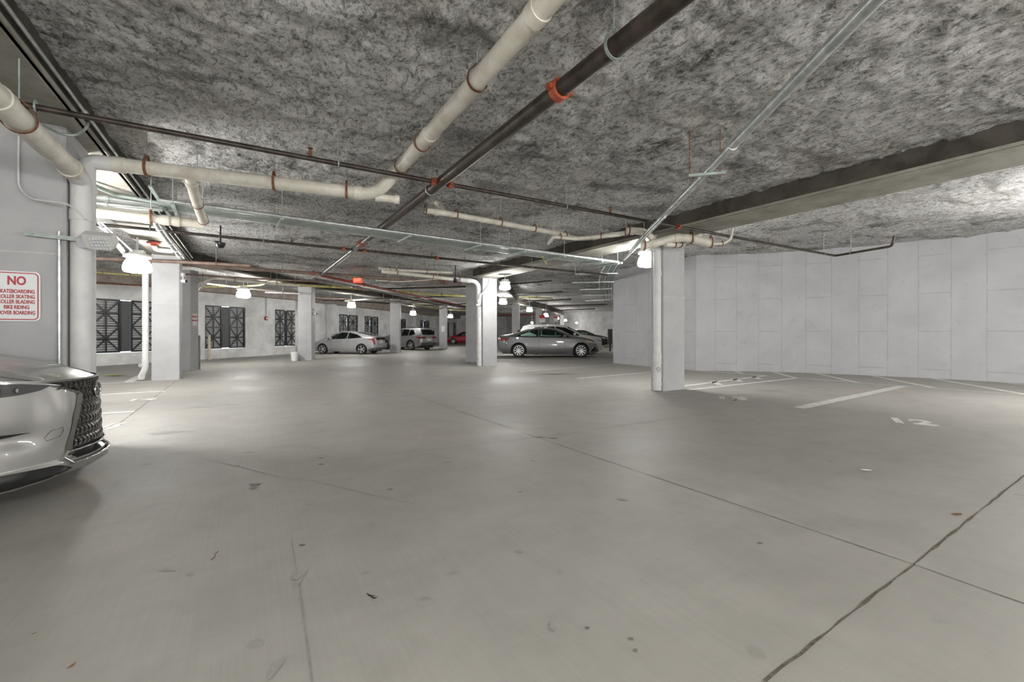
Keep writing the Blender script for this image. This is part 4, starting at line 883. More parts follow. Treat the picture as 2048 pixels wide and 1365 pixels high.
def make_car(sp):
    """sp: dict of profile tables; x forward, y left, origin on ground at the centre"""
    root = empty('car', sp['loc'], sp['yaw'], sp['label'], 'car'); s = sp.get('scale', 1.); root.scale = (s, s, s)
    L, W, top, belt, low, wr = sp['L'], sp['W'], sp['top'], sp['belt'], sp['low'], sp['wheel_r']
    xf, xr = sp['axles']; cab = sp['cab']     # half width of the roof
    plan = sp.get('plan') or [(-L/2, W/2*.72), (-L/2+.12, W/2*.86), (-L/2+.45, W/2*.96), (-L/2+1.1, W/2), (L/2-1.2, W/2), (L/2-.55, W/2*.95), (L/2-.2, W/2*.82), (L/2-.05, W/2*.62), (L/2, W/2*.5)]
    x0, x1 = -L/2, sp.get('xcut', L/2)
    def wside(x, z):
        w0 = sinterp(plan, x); b = sinterp(belt, x)
        if z < .48: w0 *= 1-.10*((.48-z)/.35)**2
        if z > .48: w0 *= 1-.045*((z-.48)/max(b-.48, .1))**2 if z < b else .955
        # soft shoulder crease
        return w0
    def cabw(x, z):
        b = sinterp(belt, x); tp = sinterp(top, x); h = tp-b; zt = b+h*.86
        wb = wside(x, b); k_ = min(1, max(0, h/.42)); wt = wb*(.84+.06*(1-k_))+(cab-wb*.84)*k_ if h > 0 else wb
        t = (z-b)/max(zt-b, 1e-4); t = min(max(t, 0), 1); return wb+(wt-wb)*(t**1.25)
    nst = 110; NL, NG = 12, 14
    def arch(x):
        z = sinterp(low, x)
        for ax in (xf, xr):
            R = wr+.055; dx = x-ax
            if abs(dx) < R: z = max(z, min(wr+math.sqrt(R*R-dx*dx)*1.0, wr+R))
        return z
    xs_ = [x0+(x1-x0)*i/nst for i in range(nst+1)]
    # denser stations at the arch ends
    ex = []
    for ax in (xf, xr):
        R = wr+.055; ex += [ax-R-.001, ax-R+.004, ax-R+.015, ax+R+.001, ax+R-.004, ax+R-.015, ax-R+.03, ax+R-.03]
    xs_ = sorted(set([x for x in xs_+ex if x0 <= x <= x1]))
    rows = []
    for x in xs_:
        b = sinterp(belt, x); tp = max(sinterp(top, x), b+.012); lo = min(arch(x), b-.06); h = tp-b; pts = []
        for j in range(NL+1):
            z = lo+(b-lo)*j/NL; pts.append((wside(x, z), z))
        zt = b+h*.86
        for j in range(1, NG+1):
            z = b+(zt-b)*j/NG; pts.append((cabw(x, z), z))
        wt = pts[-1][0]
        for (fy, fz) in ((.97, .93), (.9, .968), (.72, .99), (.4, .998), (0, 1.)): pts.append((wt*fy, b+h*fz))
        rows.append(pts)
    np_ = len(rows[0]); wins = sp['wins']
    def inwin(x, z):
        for wi in wins:
            if wi[0][0] <= x <= wi[-1][0]:
                zb = interp([(a, c) for a, c, d_ in wi], x); zt = interp([(a, d_) for a, c, d_ in wi], x)
                if zb < z < zt: return True
        return False
    ws = sp.get('windshield'); rw_ = sp.get('rearwin')
    body = MB(); shield = MB(); rear = MB()
    idx = {}
    for side in (1, -1):
        b0 = len(body.v)
        for pts, x in zip(rows, xs_): body.v += [(x, y*side, z) for y, z in pts]
        for tgt in (shield, rear):
            pass
        shb = len(shield.v); shield.v += [(x, y*side, z) for pts, x in zip(rows, xs_) for y, z in pts]; reb = len(rear.v); rear.v += [(x, y*side, z) for pts, x in zip(rows, xs_) for y, z in pts]
        for i in range(len(xs_)-1):
            xm = (xs_[i]+xs_[i+1])/2
            for j in range(np_-1):
                zm = sum(rows[a][c_][1] for a in (i, i+1) for c_ in (j, j+1))/4
                fc = [i*np_+j, i*np_+j+1, (i+1)*np_+j+1, (i+1)*np_+j]
                if side == 1: fc = fc[::-1]
                if NL <= j < NL+NG-1 and inwin(xm, zm): continue
                if ws and ws[0] <= xm <= ws[1] and j >= NL+NG-1 : shield.f.append(tuple(shb+a for a in fc)); continue
                if rw_ and rw_[0] <= xm <= rw_[1] and j >= NL+NG-1: rear.f.append(tuple(reb+a for a in fc)); continue
                body.f.append(tuple(b0+a for a in fc))
        for (i, fl) in ((0, 1), (len(xs_)-1, 0)):
            if sp.get('xcut') and i: continue
            ring_ = [b0+i*np_+j for j in range(np_)]; pc = len(body.v); body.v.append((xs_[i], 0, rows[i][0][1])); 
            fc = ring_+[pc]
            body.f.append(tuple(fc if (fl ^ (side == -1)) else fc[::-1]))
    bo = body.build('body', sp['paint'], root, 42)
    gm = sp.get('glass', m_glass)
    def clean(mb_):
        used = sorted({i for f in mb_.f for i in f}); mp = {u: k_ for k_, u in enumerate(used)}; mb_.v = [mb_.v[u] for u in used]; mb_.f = [tuple(mp[i] for i in f) for f in mb_.f]; return mb_
    if shield.f: clean(shield).build('windshield', m_glassd, root, 60)
    if rear.f: clean(rear).build('rear_window', m_glassd, root, 60)
    def sy(x, z, off=.004):
        b = sinterp(belt, x); return (cabw(x, z) if z > b else wside(x, z))+off
    def patch(quadtab, m, name, parent, off=.006, nx_=14, nz=5, sides=(1, -1), sm=50):
        """quadtab: list of (x, z_bottom, z_top)"""
        for sd in sides:
            q = MB(); xa, xb = quadtab[0][0], quadtab[-1][0]
            xs2 = sorted(set([xa+(xb-xa)*i/nx_ for i in range(nx_+1)]+[a for a, _, _ in quadtab]))
            for x in xs2:
                zb = interp([(a, c) for a, c, d_ in quadtab], x); zt = interp([(a, d_) for a, c, d_ in quadtab], x)
                for j in range(nz+1):
                    z = zb+(zt-zb)*j/nz; q.v.append((x, sd*sy(x, z, off), z))
            n2 = nz+1
            for i in range(len(xs2)-1):
                for j in range(nz):
                    fc = (i*n2+j, (i+1)*n2+j, (i+1)*n2+j+1, i*n2+j+1); q.f.append(fc if sd == -1 else fc[::-1])
            o = q.build(name, m, parent, sm)
        return o
    for wi in wins:
        for sd in (1, -1):
            o = patch(wi, gm, 'side_window', root, .004, sides=(sd,))
            # dark surround band
            out = [(x, zb) for x, zb, zt in wi]+[(x, zt) for x, zb, zt in reversed(wi)]
            # dedupe
            loop = [p for i, p in enumerate(out) if (abs(p[0]-out[i-1][0])+abs(p[1]-out[i-1][1])) > .01]
            den = []
            for a, b in zip(loop, loop[1:]+loop[:1]):
                for t in range(6): den.append((a[0]+(b[0]-a[0])*t/6, a[1]+(b[1]-a[1])*t/6))
            q = MB(); q.tube([(x, sd*sy(x, z, -.004), z) for x, z in den], .022, 6, closed=True); q.build('window_trim', m_trimk, root, 60)
    # underbody and interior
    q = MB(); q.box(x0+.25, min(x1, L/2)-.3, -W/2*.74, W/2*.74, .17, .5); 
    for ax in (xf, xr):
        R2 = wr+.075; n2 = 16
        for sd in (1, -1):
            vs = []
            for i in range(n2+1):
                a_ = PI*i/n2; X_, Z_ = ax+R2*math.cos(a_), wr-.05+R2*math.sin(a_)
                vs += [(X_, sd*W/2*.93, Z_), (X_, sd*W/2*.5, Z_)]
            vs.append((ax, sd*W/2*.5, wr-.05)); fs_ = []
            for i in range(n2): fs_ += [(2*i, 2*i+1, 2*i+3, 2*i+2), (2*i+1, 2*n2+2, 2*i+3)]
            q.add(vs, fs_)
    q.build('underbody', m_rimd, root)
    if sp.get('seats', True):
        q = MB(); cx = sp.get('seatx', -.1)
        for sx_ in (cx, cx-.95):
            for sy_ in (-.36, .36):
                q.box(sx_-.25, sx_+.25, sy_-.24, sy_+.24, .5, .62); q.bar((sx_-.22, sy_, .6), (sx_-.36, sy_, 1.12), .46, .12, V((1, 0, 0))); q.bar((sx_-.36, sy_, 1.12), (sx_-.38, sy_, 1.32), .26, .1, V((1, 0, 0)))
        q.box(cx+.75, cx+.95, -.65, .65, .7, .98); q.build('seats', m_int, root)
    for (ax, nm) in ((xf, 'f'), (xr, 'r')):
        for sd in (1, -1): wheel(root, ax, sd*(W/2-.12), wr, sd, sp.get('spokes', 5))
    for (tab, m, nm) in sp.get('patches', []): patch(tab, m, nm, root, .006)
    for (x, z0, z1, wd) in sp.get('seams', []):
        for sd in (1, -1):
            q = MB(); pts = [(x+(z-z0)*sp.get('seamlean', 0.), sd*sy(x, z, .001), z) for z in [z0+(z1-z0)*i/8 for i in range(9)]]; q.tube(pts, .004, 4); q.build('door_seam', m_trimk, root)
    for (x, z) in sp.get('handles', []):
        for sd in (1, -1):
            q = MB(); q.bar((x-.09, sd*(sy(x, z)+.02), z), (x+.09, sd*(sy(x, z)+.02), z+.005), .025, .022); q.build('door_handle', sp.get('handlem', sp['paint']), root)
    mx, mz = sp['mirror']
    for sd in (1, -1):
        q = MB(); y_ = sd*(sy(mx, mz)+.1); q.lathe([(0, -.11), (.05, -.1), (.075, -.04), (.075, .05), (.05, .1), (0, .11)], 14, Matrix.Translation((mx, y_, mz)) @ Matrix.Rotation(PI/2, 4, 'X')); q.bar((mx+.02, sd*sy(mx, mz, -.03), mz-.04), (mx+.02, y_, mz-.02), .05, .03); q.build('side_mirror', sp['paint'], root, 60)
    for f_ in sp.get('extra', []): f_(root, sy)
    return root
silver = paint('silver_car_paint', (.40, .40, .41), .55); silver3 = paint('pewter_car_paint', (.27, .27, .275), .5); silver2 = paint('warm_silver_paint', (.36, .355, .34), .55); grey = paint('dark_grey_car_paint', (.17, .17, .178)); white = paint('white_car_paint', (.62, .62, .61), .05); redp = paint('red_car_paint', (.35, .015, .03), .2); blackp = paint('black_car_paint', (.02, .02, .022), .2)
def yaw_cam(deg):  # heading angle measured in the camera's frame: 0 = to the right of the picture, 180 = to the left
    return -YAW+math.radians(deg)
def rear_bits(plate=True, x=-2.25, zt=.85):
    def f(root, sy):
        if plate:
            q = MB(); q.box(x-.012, x+.01, -.17, .17, zt-.08, zt+.08); q.build('license_plate', m_plate, root)
    return f
# dark grey sedan, nose to the right
g = G(1094.5, 713.5); L_ = 4.88
sedan = dict(loc=(g.x, g.y, 0), yaw=yaw_cam(-1), scale=1.06, label='dark grey sedan parked behind the middle column, nose to the right', L=4.88, W=1.84, wheel_r=.335, axles=(1.56, -1.42), cab=.60, paint=grey, spokes=10,
 top=[(-2.44, .80), (-2.40, .98), (-2.3, 1.06), (-1.95, 1.10), (-1.5, 1.20), (-1.0, 1.36), (-.5, 1.435), (0, 1.445), (.4, 1.40), (.9, 1.20), (1.25, 1.03), (1.7, .95), (2.1, .86), (2.32, .74), (2.44, .55)],
 belt=[(-2.44, .74), (-2.3, .98), (-1.9, .99), (-.5, .955), (.9, .93), (1.3, .91), (1.8, .85), (2.2, .74), (2.44, .50)],
 low=[(-2.44, .36), (-2.2, .24), (-1.9, .19), (1.9, .17), (2.2, .19), (2.38, .24), (2.44, .30)],
 wins=[[(-1.50, 1.03, 1.05), (-1.30, 1.0, 1.15), (-.95, .985, 1.27), (-.50, .98, 1.335)], [(-.42, .98, 1.34), (0, .975, 1.345), (.35, .97, 1.27), (.70, .965, 1.13), (1.0, .955, .975)]],
 windshield=(.35, 1.25), rearwin=(-1.75, -.85), seams=[(-.46, .3, .97, .01), (.78, .3, .94, .01), (-1.2, .62, .98, .01)], handles=[(-.62, .87), (.30, .86)] , mirror=(.78, 1.03), seatx=-.1,
 patches=[([(-2.40, .80, .86), (-2.2, .79, .95), (-1.95, .84, .94), (-1.85, .89, .91)], m_tail, 'tail_light'), ([(1.72, .76, .80), (1.85, .72, .83), (2.08, .70, .77), (2.25, .66, .71)], m_head, 'headlight'), ([(1.74, .77, .79), (1.82, .735, .815), (1.93, .73, .77)], m_amber, 'side_marker'), ([(2.0, .28, .30), (2.12, .28, .42), (2.2, .30, .50), (2.3, .3, .5)], m_trimk, 'bumper_intake')])
def sedan_extra(root, sy):
    q = MB(); q.box(2.2, 2.40, -.6, .6, .28, .46); q.build('front_grille', m_trimk, root)
    for sd in (1, -1):
        q = MB(); q.bar((1.98, sd*sy(1.98, .3, .012), .27), (2.14, sd*sy(2.14, .5, .012), .50), .012, .02); q.build('chrome_trim', m_chrome, root)
        q = MB(); q.tube([(x, sd*sy(x, .25+.0*x, .004), .25) for x in [-.9+.2*i for i in range(10)]], .008, 6); q.build('sill_trim', m_trimk, root)
sedan['extra'] = [sedan_extra]
make_car(sedan)
# silver hatchback, nose to the left
g = G(697, 707.5)
hatch = dict(loc=(g.x, g.y, 0), yaw=yaw_cam(180-10), scale=.92, label='silver hatchback parked in front of the louvered wall, nose to the left', L=4.54, W=1.76, wheel_r=.315, axles=(1.32, -1.38), cab=.56, paint=silver, spokes=5,
 top=[(-2.27, .86), (-2.22, 1.08), (-2.0, 1.16), (-1.5, 1.30), (-.9, 1.42), (-.3, 1.475), (.1, 1.47), (.6, 1.33), (1.1, 1.08), (1.5, .93), (1.9, .80), (2.15, .66), (2.27, .5)],
 belt=[(-2.27, .80), (-2.1, 1.02), (-1.5, 1.02), (-.5, .97), (.6, .92), (1.1, .89), (1.6, .82), (2.0, .70), (2.27, .46)],
 low=[(-2.27, .36), (-2.0, .24), (-1.7, .18), (1.7, .16), (2.1, .18), (2.27, .26)],
 wins=[[(-1.35, 1.06, 1.08), (-.98, 1.03, 1.24), (-.42, 1.0, 1.36)], [(-.34, 1.0, 1.365), (.1, .98, 1.36), (.5, .97, 1.22), (.95, .945, .965)]],
 windshield=(.45, 1.3), rearwin=(-2.0, -1.0), seams=[(-.38, .3, .99, .01), (.7, .3, .93, .01)], handles=[(-.95, .86), (.0, .84)], mirror=(.72, 1.0), seatx=-.05,
 patches=[([(-2.22, .62, .72), (-2.16, .60, 1.0), (-2.0, .92, .99), (-1.75, .96, .98)], m_tail, 'tail_light'), ([(1.6, .72, .76), (1.85, .62, .72), (2.1, .5, .62)], m_head, 'headlight'), ([(-2.24, .26, .42), (-1.95, .24, .36), (-1.8, .22, .28)], m_dgrey, 'bumper_insert')])
def hatch_extra(root, sy):
    q = MB(); q.box(-2.285, -2.2, -.55, .55, .94, 1.10); q.build('rear_glass_panel', m_glassd, root)
    q = MB(); q.box(-2.295, -2.25, -.24, .24, .68, .84); q.build('license_plate', m_plate, root)
    q = MB(); q.box(-2.30, -2.0, -.72, .72, .26, .42); q.build('rear_bumper', m_dgrey, root)
    q = MB(); q.box(-2.31, -2.1, -.68, .68, 1.06, 1.10); q.build('rear_spoiler', silver, root)
    for sd in (1, -1):
        q = MB(); q.box(-2.29, -2.2, sd*.42-.16, sd*.42+.16, .88, .95); q.build('tail_light', m_tail, root)
hatch['extra'] = [hatch_extra]
make_car(hatch)
# silver SUV behind the far column, nose to the left
suvp = dict(L=4.77, W=1.89, wheel_r=.37, axles=(1.38, -1.38), cab=.62, spokes=5,
 top=[(-2.385, .90), (-2.36, 1.15), (-2.28, 1.42), (-2.1, 1.62), (-1.6, 1.675), (-.5, 1.69), (.1, 1.66), (.6, 1.48), (1.05, 1.20), (1.3, 1.10), (1.9, 1.02), (2.2, .90), (2.385, .65)],
 belt=[(-2.385, .84), (-2.3, 1.08), (-1.5, 1.08), (-.5, 1.05), (.8, 1.03), (1.3, 1.02), (2.0, .92), (2.25, .80), (2.385, .60)],
 low=[(-2.385, .42), (-2.1, .30), (-1.8, .24), (1.8, .22), (2.2, .26), (2.385, .36)],
 wins=[[(-1.75, 1.24, 1.26), (-1.5, 1.14, 1.50), (-1.15, 1.12, 1.53)], [(-1.08, 1.11, 1.535), (-.38, 1.09, 1.55)], [(-.3, 1.09, 1.55), (.2, 1.08, 1.49), (.55, 1.075, 1.33), (.95, 1.06, 1.09)]],
 windshield=(.35, 1.2), rearwin=(-2.32, -2.12), seams=[(-.34, .35, 1.06, .01), (.78, .35, 1.03, .01), (-1.2, .8, 1.1, .01)], handles=[(-.9, .98), (.0, .96)], mirror=(.72, 1.14), seatx=-.1, glass=m_glassd,
 patches=[([(-2.36, .86, .98), (-2.15, .90, 1.04), (-1.85, .98, 1.03)], m_tail, 'tail_light'), ([(1.85, .78, .86), (2.05, .74, .88), (2.25, .72, .78)], m_head, 'headlight')])
def suv_extra(root, sy):
    q = MB(); q.box(-2.40, -2.3, -.24, .24, .70, .86); q.build('license_plate', m_plate, root)
    q = MB(); q.box(-2.41, -2.1, -.78, .78, .36, .58); q.build('rear_bumper', m_dgrey, root)
    q = MB(); q.box(-2.36, -2.2, -.62, .62, 1.16, 1.46); q.build('rear_window', m_glassd, root)
    q = MB(); q.box(-2.46, -2.1, -.62, .62, 1.54, 1.60); q.build('roof_spoiler', suv_extra.p, root)
    for sd in (1, -1):
        q = MB(); q.box(-2.39, -2.25, sd*.58-.2, sd*.58+.2, .88, 1.02); q.build('tail_light', m_tail, root)
        q = MB(); q.bar((-1.5, sd*.6, 1.72), (.2, sd*.6, 1.71), .04, .03); q.build('roof_rail', m_trimk, root)
suv_extra.p = silver3
g = G(813, 699.5); sv = dict(suvp); sv.update(loc=(g.x, g.y, 0), yaw=yaw_cam(180-33), scale=.95, label='silver sport utility car half hidden by a column, rear lights toward the viewer', paint=silver3, extra=[suv_extra])
make_car(sv)
# white SUV behind the sedan
g = G(1121, 708.2); wv = dict(suvp); wv.update(loc=(g.x, g.y, 0), yaw=yaw_cam(-2), scale=1.03, label='white sport utility car parked behind the dark grey sedan', paint=white, extra=[])
def wv_extra(root, sy):
    q = MB(); q.box(2.15, 2.36, -.7, .7, .5, .86); q.build('front_grille', m_trimk, root)
wv['extra'] = [wv_extra]
make_car(wv)
def small_sedan(px, base, yaw, sc, p, lab, drop=()):
    g = G(px, base); c = dict(sedan); c.update(loc=(g.x, g.y, 0), yaw=yaw, scale=sc, label=lab, paint=p, extra=[], spokes=7); make_car(c)
small_sedan(1145, 691, yaw_cam(-2), 1.08, paint('pale_grey_paint', (.45, .46, .45)), 'pale grey car in the row behind the white car, nose to the right')
small_sedan(1161, 693.5, yaw_cam(-3), 1.03, blackp, 'black car at the end of the row behind the white car')
g = G(931, 688); c = dict(hatch); c.update(loc=(g.x, g.y, 0), yaw=yaw_cam(176), scale=.92, label='red car peeking out left of the middle columns', paint=redp, extra=[]); make_car(c)
# ------------------------------------------------------------------ near silver SUV at the left edge: front built in detail
XF, YC = -1.10, 5.12
lx = empty('car', (XF, YC, 0), 0, 'silver luxury sport utility car front with a big mesh grille, cut by the left edge', 'car')
def setback(y):
    a = abs(y); s_ = .62*a*a
    if a > .70: s_ += 2.6*(a-.70)**2
    return s_
ZT = .905
def zhood_edge(y): return ZT-.05*abs(y)**1.5*.6
def xprof(z):
    return -sinterp([(.18, .06), (.24, .0), (.34, -.0), (.5, .005), (.7, .015), (.82, .025), (.9, .034), (.95, .05)], z)
def ztop(y): return ZT+.13*max(0., abs(y)-.42)
def fx_(y, z):
    x = xprof(z*ZT/ztop(y))-setback(y)
    # chiselled cheek: the panel beside the grille stands proud and falls back under the lamp
    a = abs(y)
    if a > .34:
        t = min(1, (a-.34)/.25); x += .035*math.exp(-((z-.62)/.18)**2)*math.sin(PI*t)*.9
        x -= .035*math.exp(-((z-.50-.10*(a-.4))/.07)**2)*min(1, max(0, (a-.5)/.15))
    if z < .3: x += .02
    return x
GR = [(.93, .60), (.905, .55), (.855, .445), (.812, .32), (.79, .285), (.7, .31), (.55, .37), (.42, .42), (.34, .42), (.30, .36)]   # z -> half width of grille surround
def gw(z): return interp(sorted(GR), z)
def hood_z(x, y):   # x measured back from the front (negative)
    s_ = max(0., -(x)-setback(y)*.85-.055)
    return ztop(y)-.02*abs(y)**2+ .30*(1-math.exp(-s_/.55))*.92-.10*abs(y)**2.5+ (.02*math.exp(-((abs(y)-.5)/.08)**2))*min(1, s_*4)
# front fascia (body colour) around the grille
q = MB(); NY, NZ = 120, 44; ys_ = [-.90+1.80*i/NY for i in range(NY+1)]; zs_ = [.245+(ZT-.245)*j/NZ for j in range(NZ+1)]
for z in zs_:
    for y in ys_: z2 = .245+(z-.245)/(ZT-.245)*(ztop(y)-.245); q.v.append((fx_(y, z2), y, z2))
for j in range(NZ):
    for i in range(NY):
        ym = abs((ys_[i]+ys_[i+1])/2); zm = (zs_[j]+zs_[j+1])/2
        if ym < gw(zm)-.012 and zm > .29: continue
        if .80+.0*ym > 9: continue
        q.f.append((j*(NY+1)+i, j*(NY+1)+i+1, (j+1)*(NY+1)+i+1, (j+1)*(NY+1)+i))
q.build('front_bumper', silver2, lx, 50)
# dark frame around the grille
def outline(scale_in=0.): return [(-gw(z)+scale_in, z) for z in [.30+.60*i/24 for i in range(25)]]
for sd in (1, -1):
    q = MB(); zz_ = [.33+(ZT-.335)*i/30 for i in range(31)]
    for z in zz_:
        w0 = gw(z); w1 = w0-.055 if z < .79 else w0-.035
        q.v += [(fx_(w0, z)+.005, sd*w0, z), (fx_(w1, z)+.007, sd*w1, z), (fx_(w1, z)-.03, sd*(w1-.012), z)]
    for i in range(30):
        for j in (0, 1):
            fc = (i*3+j, i*3+j+1, (i+1)*3+j+1, (i+1)*3+j); q.f.append(fc if sd == 1 else fc[::-1])
    q.build('grille_frame', mat('grille_frame_grey', (.16, .155, .145), .3, .5), lx, 50)
# grille pattern
q = MB(); bgm = MB()
rows_z = [.36, .445, .53, .615, .70, .785, .845, .90]
for r_ in range(len(rows_z)-1):
    z0, z1 = rows_z[r_], rows_z[r_+1]; n_ = 12
    for i in range(-n_, n_+1):
        yc = i*.046+(.011 if r_ % 2 else -.011); wlim = gw((z0+z1)/2)-.045
        if abs(yc) > wlim: continue
        pts = []
        for t in range(6):
            tt = t/5; z = z0+(z1-z0)*tt; y = yc+.016*math.sin((tt)*PI)*(1 if r_ % 2 else 1)-.01*tt
            pts.append(V((fx_(y, z)-.012+.012*math.sin(tt*PI), y, z)))
        for a, b in zip(pts[:-1], pts[1:]): q.bar(a, b, .024, .014, V((1, 0, 0)))
        if r_: 
            q.bar(V((fx_(yc, z0)-.004, yc-.023, z0)), V((fx_(yc+.02, z0)-.004, yc+.023, z0+.012)), .014, .008)
q.build('grille_mesh', mat('grille_gloss', (.10, .098, .094), .18, .6), lx, 35)
for z in [.30+.60*i/20 for i in range(21)]:
    for y in [-1+2*i/24 for i in range(25)]: bgm.v.append((fx_(y*gw(z), z)-.05, y*gw(z)*.99, z))
for j in range(20):
    for i in range(24): bgm.f.append((j*25+i, j*25+i+1, (j+1)*25+i+1, (j+1)*25+i))
bgm.build('grille_back', m_trimk, lx)
# emblem (plain oval badge with a bent stroke)
bd = MB(); cb = V((fx_(0, .79)+.012, 0, .79)); ring = [cb+V((0, .078*math.cos(a*2*PI/28), .062*math.sin(a*2*PI/28))) for a in range(28)]; bd.tube(ring, .008, 8, closed=True); bd.tube([cb+V((.002, -.045, .04)), cb+V((.002, .025, -.012)), cb+V((.002, -.04, -.03))], .007, 6)
bd.build('emblem', m_chrome, lx, 50)
bd = MB(); bd.lathe([(0, 0), (.07, 0), (.07, .008), (0, .01)], 24, Matrix.Translation(cb-V((.012, 0, 0))) @ Matrix.Rotation(PI/2, 4, 'Y')); bd.build('emblem_disc', mat('emblem_disc_grey', (.22, .22, .21), .3, .5), lx, 40)
# lower intake, chrome lip, dark splitter
q = MB()
for i in range(41):
    y = -.40+.8*i/40; q.v += [(fx_(y, .34)+.022, y, .352), (fx_(y, .34)-.05, y, .345), (fx_(y, .3)-.05, y, .285), (fx_(y, .3)+.022, y, .278)]
for i in range(40):
    for j in range(3): q.f.append((i*4+j, i*4+j+1, (i+1)*4+j+1, (i+1)*4+j))
q.build('lower_intake', m_trimk, lx, 30)
def lipcurve(z, w_, off, n_=40): return [V((fx_(w_*(-1+2*i/n_), z)+off, w_*(-1+2*i/n_), z)) for i in range(n_+1)]
q = MB(); q.tube(lipcurve(.355, .43, .018), .008, 8); q.tube(lipcurve(.268, .42, .03), .012, 8); 
for sd in (1, -1): q.tube([V((fx_(.42, .27)+.03, sd*.42, .27)), V((fx_(.45, .33)+.02, sd*.45, .32)), V((fx_(.42, .355)+.02, sd*.42, .36))], .01, 8)
q.build('chrome_lip', m_chrome, lx, 50)
q = MB(); n_ = 50
for i in range(n_+1):
    y = -.88+1.76*i/n_; k_ = .05*min(1, (abs(y)/.5))
    q.v += [(fx_(y, .25)+.035-k_*.4, y, .255+.02*(abs(y) > .5)), (fx_(y, .22)+.045-k_, y, .225), (fx_(y, .2)-.0-k_, y, .175), (fx_(y, .2)-.35, y, .17)]
for i in range(n_):
    for j in range(3): q.f.append((i*4+j+1, i*4+j, (i+1)*4+j, (i+1)*4+j+1))
q.build('front_splitter', silver2, lx, 40)
for sd in (1, -1):   # black corner intakes with a silver edge
    tab = [(.44, .235, .245), (.52, .20, .285), (.70, .19, .30), (.86, .19, .31), (.92, .19, .31)]; q = MB()
    xs2 = [.44+.44*i/14 for i in range(15)]
    for y in xs2:
        zb = interp([(a, b) for a, b, c_ in tab], y); zt = interp([(a, c_) for a, b, c_ in tab], y)
        for j in range(4): z = zb+(zt-zb)*j/3; q.v.append((fx_(y, z)+.03+.012*(z < .24), sd*y, z))
    for i in range(14):
        for j in range(3):
            fc = (i*4+j, (i+1)*4+j, (i+1)*4+j+1, i*4+j+1); q.f.append(fc if sd == 1 else fc[::-1])
    q.build('corner_intake', m_trimk, lx, 40)
    q = MB(); q.tube([V((fx_(y, .2)+.05, sd*y, z)) for y, z in ((.44, .245), (.54, .195), (.72, .185), (.88, .184))], .006, 6); q.build('intake_trim', m_chrome, lx, 50)
    # headlight: long slim lens under the bonnet edge
    tab = [(.50, .875, .88), (.56, .85, .902), (.66, .835, .915), (.78, .83, .925), (.90, .83, .93)]
    def lens(tab, m, nm, off):
        q = MB(); a0, a1 = tab[0][0], tab[-1][0]; n_ = 16
        for i in range(n_+1):
            y = a0+(a1-a0)*i/n_; zb = interp([(a, b) for a, b, c_ in tab], y); zt = interp([(a, c_) for a, b, c_ in tab], y)
            for j in range(4): z = zb+(zt-zb)*j/3; q.v.append((fx_(y, z)+off, sd*y, z))
        for i in range(n_):
            for j in range(3):
                fc = (i*4+j, (i+1)*4+j, (i+1)*4+j+1, i*4+j+1); q.f.append(fc if sd == 1 else fc[::-1])
        return q.build(nm, m, lx, 50)
    hl_ = lens(tab, mat('headlight_dark_lens', (.05, .05, .05), .12, coat=.8), 'headlight', .010)
    lens([(.43, .872, .874), (.52, .888, .902), (.66, .916, .928), (.78, .927, .938), (.92, .935, .945)], m_chrome, 'headlight_trim', .012)
    for c0 in (.66, .735, .81):
        q = MB(); y = c0; q.lathe([(0, .012), (.018, .012), (.024, 0)], 12, Matrix.Translation((fx_(y, .868)+.008, sd*y, .868)) @ Matrix.Rotation(PI/2, 4, 'Y')); o = q.build('lamp_element', m_chrome, hl_); 
    # side vent slit and tow cover
    lens([(.60, .555, .557), (.68, .548, .565), (.80, .54, .58), (.9, .53, .585)], m_trimk, 'side_vent', .006)
q = MB(); c1 = [(-.46, .555), (-.52, .545), (-.545, .50), (-.535, .475), (-.47, .49), (-.452, .53)]
q.tube([V((fx_(y, z)+.003, y, z)) for y, z in c1], .0022, 5, closed=True); q.build('tow_cover_seam', m_dgrey, lx)
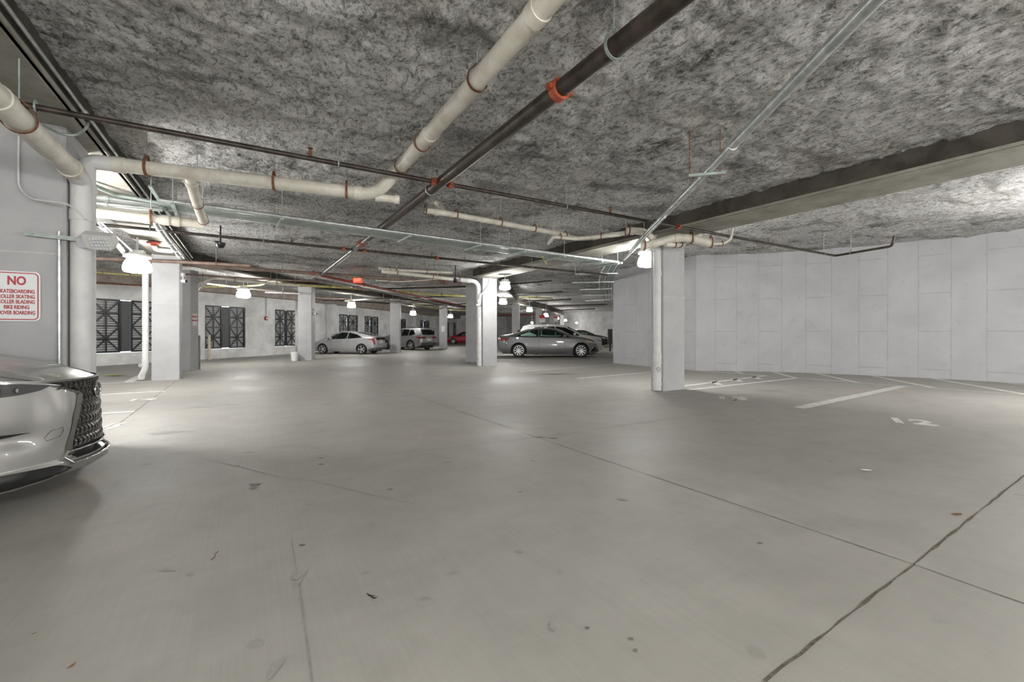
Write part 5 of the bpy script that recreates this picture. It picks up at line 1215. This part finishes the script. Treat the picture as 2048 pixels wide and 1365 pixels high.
# bonnet
q = MB(); NXH = 60; NYH = 60
for i in range(NXH+1):
    t = (i/NXH)**1.3
    for j in range(NYH+1):
        y = -.90+1.80*j/NYH; x = xprof(ZT)-setback(y)*(1-.65*t)-1.25*t
        q.v.append((x, y, hood_z(x+.0, y) if i else ztop(y)))
for i in range(NXH):
    for j in range(NYH): q.f.append((i*(NYH+1)+j, (i+1)*(NYH+1)+j, (i+1)*(NYH+1)+j+1, i*(NYH+1)+j+1))
q.build('bonnet', silver2, lx, 50)
q = MB(); q.tube([V((xprof(ZT)-setback(y)+.006, y, ZT+.0)) for y in [-.56+1.12*i/40 for i in range(41)]], .007, 6); q.build('bonnet_edge_trim', m_chrome, lx, 50)
for sd in (-1, 1):
    q = MB(); pts = []
    for i in range(25):
        t = i/24; y = sd*(.50+.30*t**.6); x = xprof(ZT)-setback(abs(y))-.02-.9*t; pts.append(V((x, y, hood_z(x, y)+.002)))
    q.tube(pts, .004, 5); q.build('bonnet_seam', m_trimk, lx)
    # front wings
    q = MB()
    for i in range(31):
        x = -.60-.80*i/30
        for j in range(12):
            z0 = .25; ax = -1.0; R = .405; dx = x-ax; zl = max(z0, .36+math.sqrt(max(0, R*R-dx*dx)) if abs(dx) < R else z0)
            z = zl+(hood_z(x, .90)-zl)*j/11; q.v.append((x, sd*(.905-.03*((z-.55)/.35)**2), z))
    for i in range(30):
        for j in range(11):
            fc = (i*12+j, (i+1)*12+j, (i+1)*12+j+1, i*12+j+1); q.f.append(fc if sd == -1 else fc[::-1])
    q.build('front_wing', silver2, lx, 50)
    wheel(lx, -1.0, sd*.79, .36, sd, 5)
# cabin and rear (outside the frame)
rs = dict(suvp); rs.update(loc=(0, 0, 0), yaw=0, scale=1., label='x', L=4.5, paint=silver2, xcut=1.2, extra=[], wheel_r=.36, axles=(1.28, -1.35), patches=[suvp['patches'][0]], windshield=(.3, 1.14))
rear_ = make_car(rs)
for ch in list(rear_.children):
    if ch.name.startswith('tire') and ch.location.x > 0:
        for g2 in list(ch.children): bpy.data.objects.remove(g2)
        bpy.data.objects.remove(ch); continue
    ch.parent = lx; ch.location.x += -2.28
bpy.data.objects.remove(rear_)
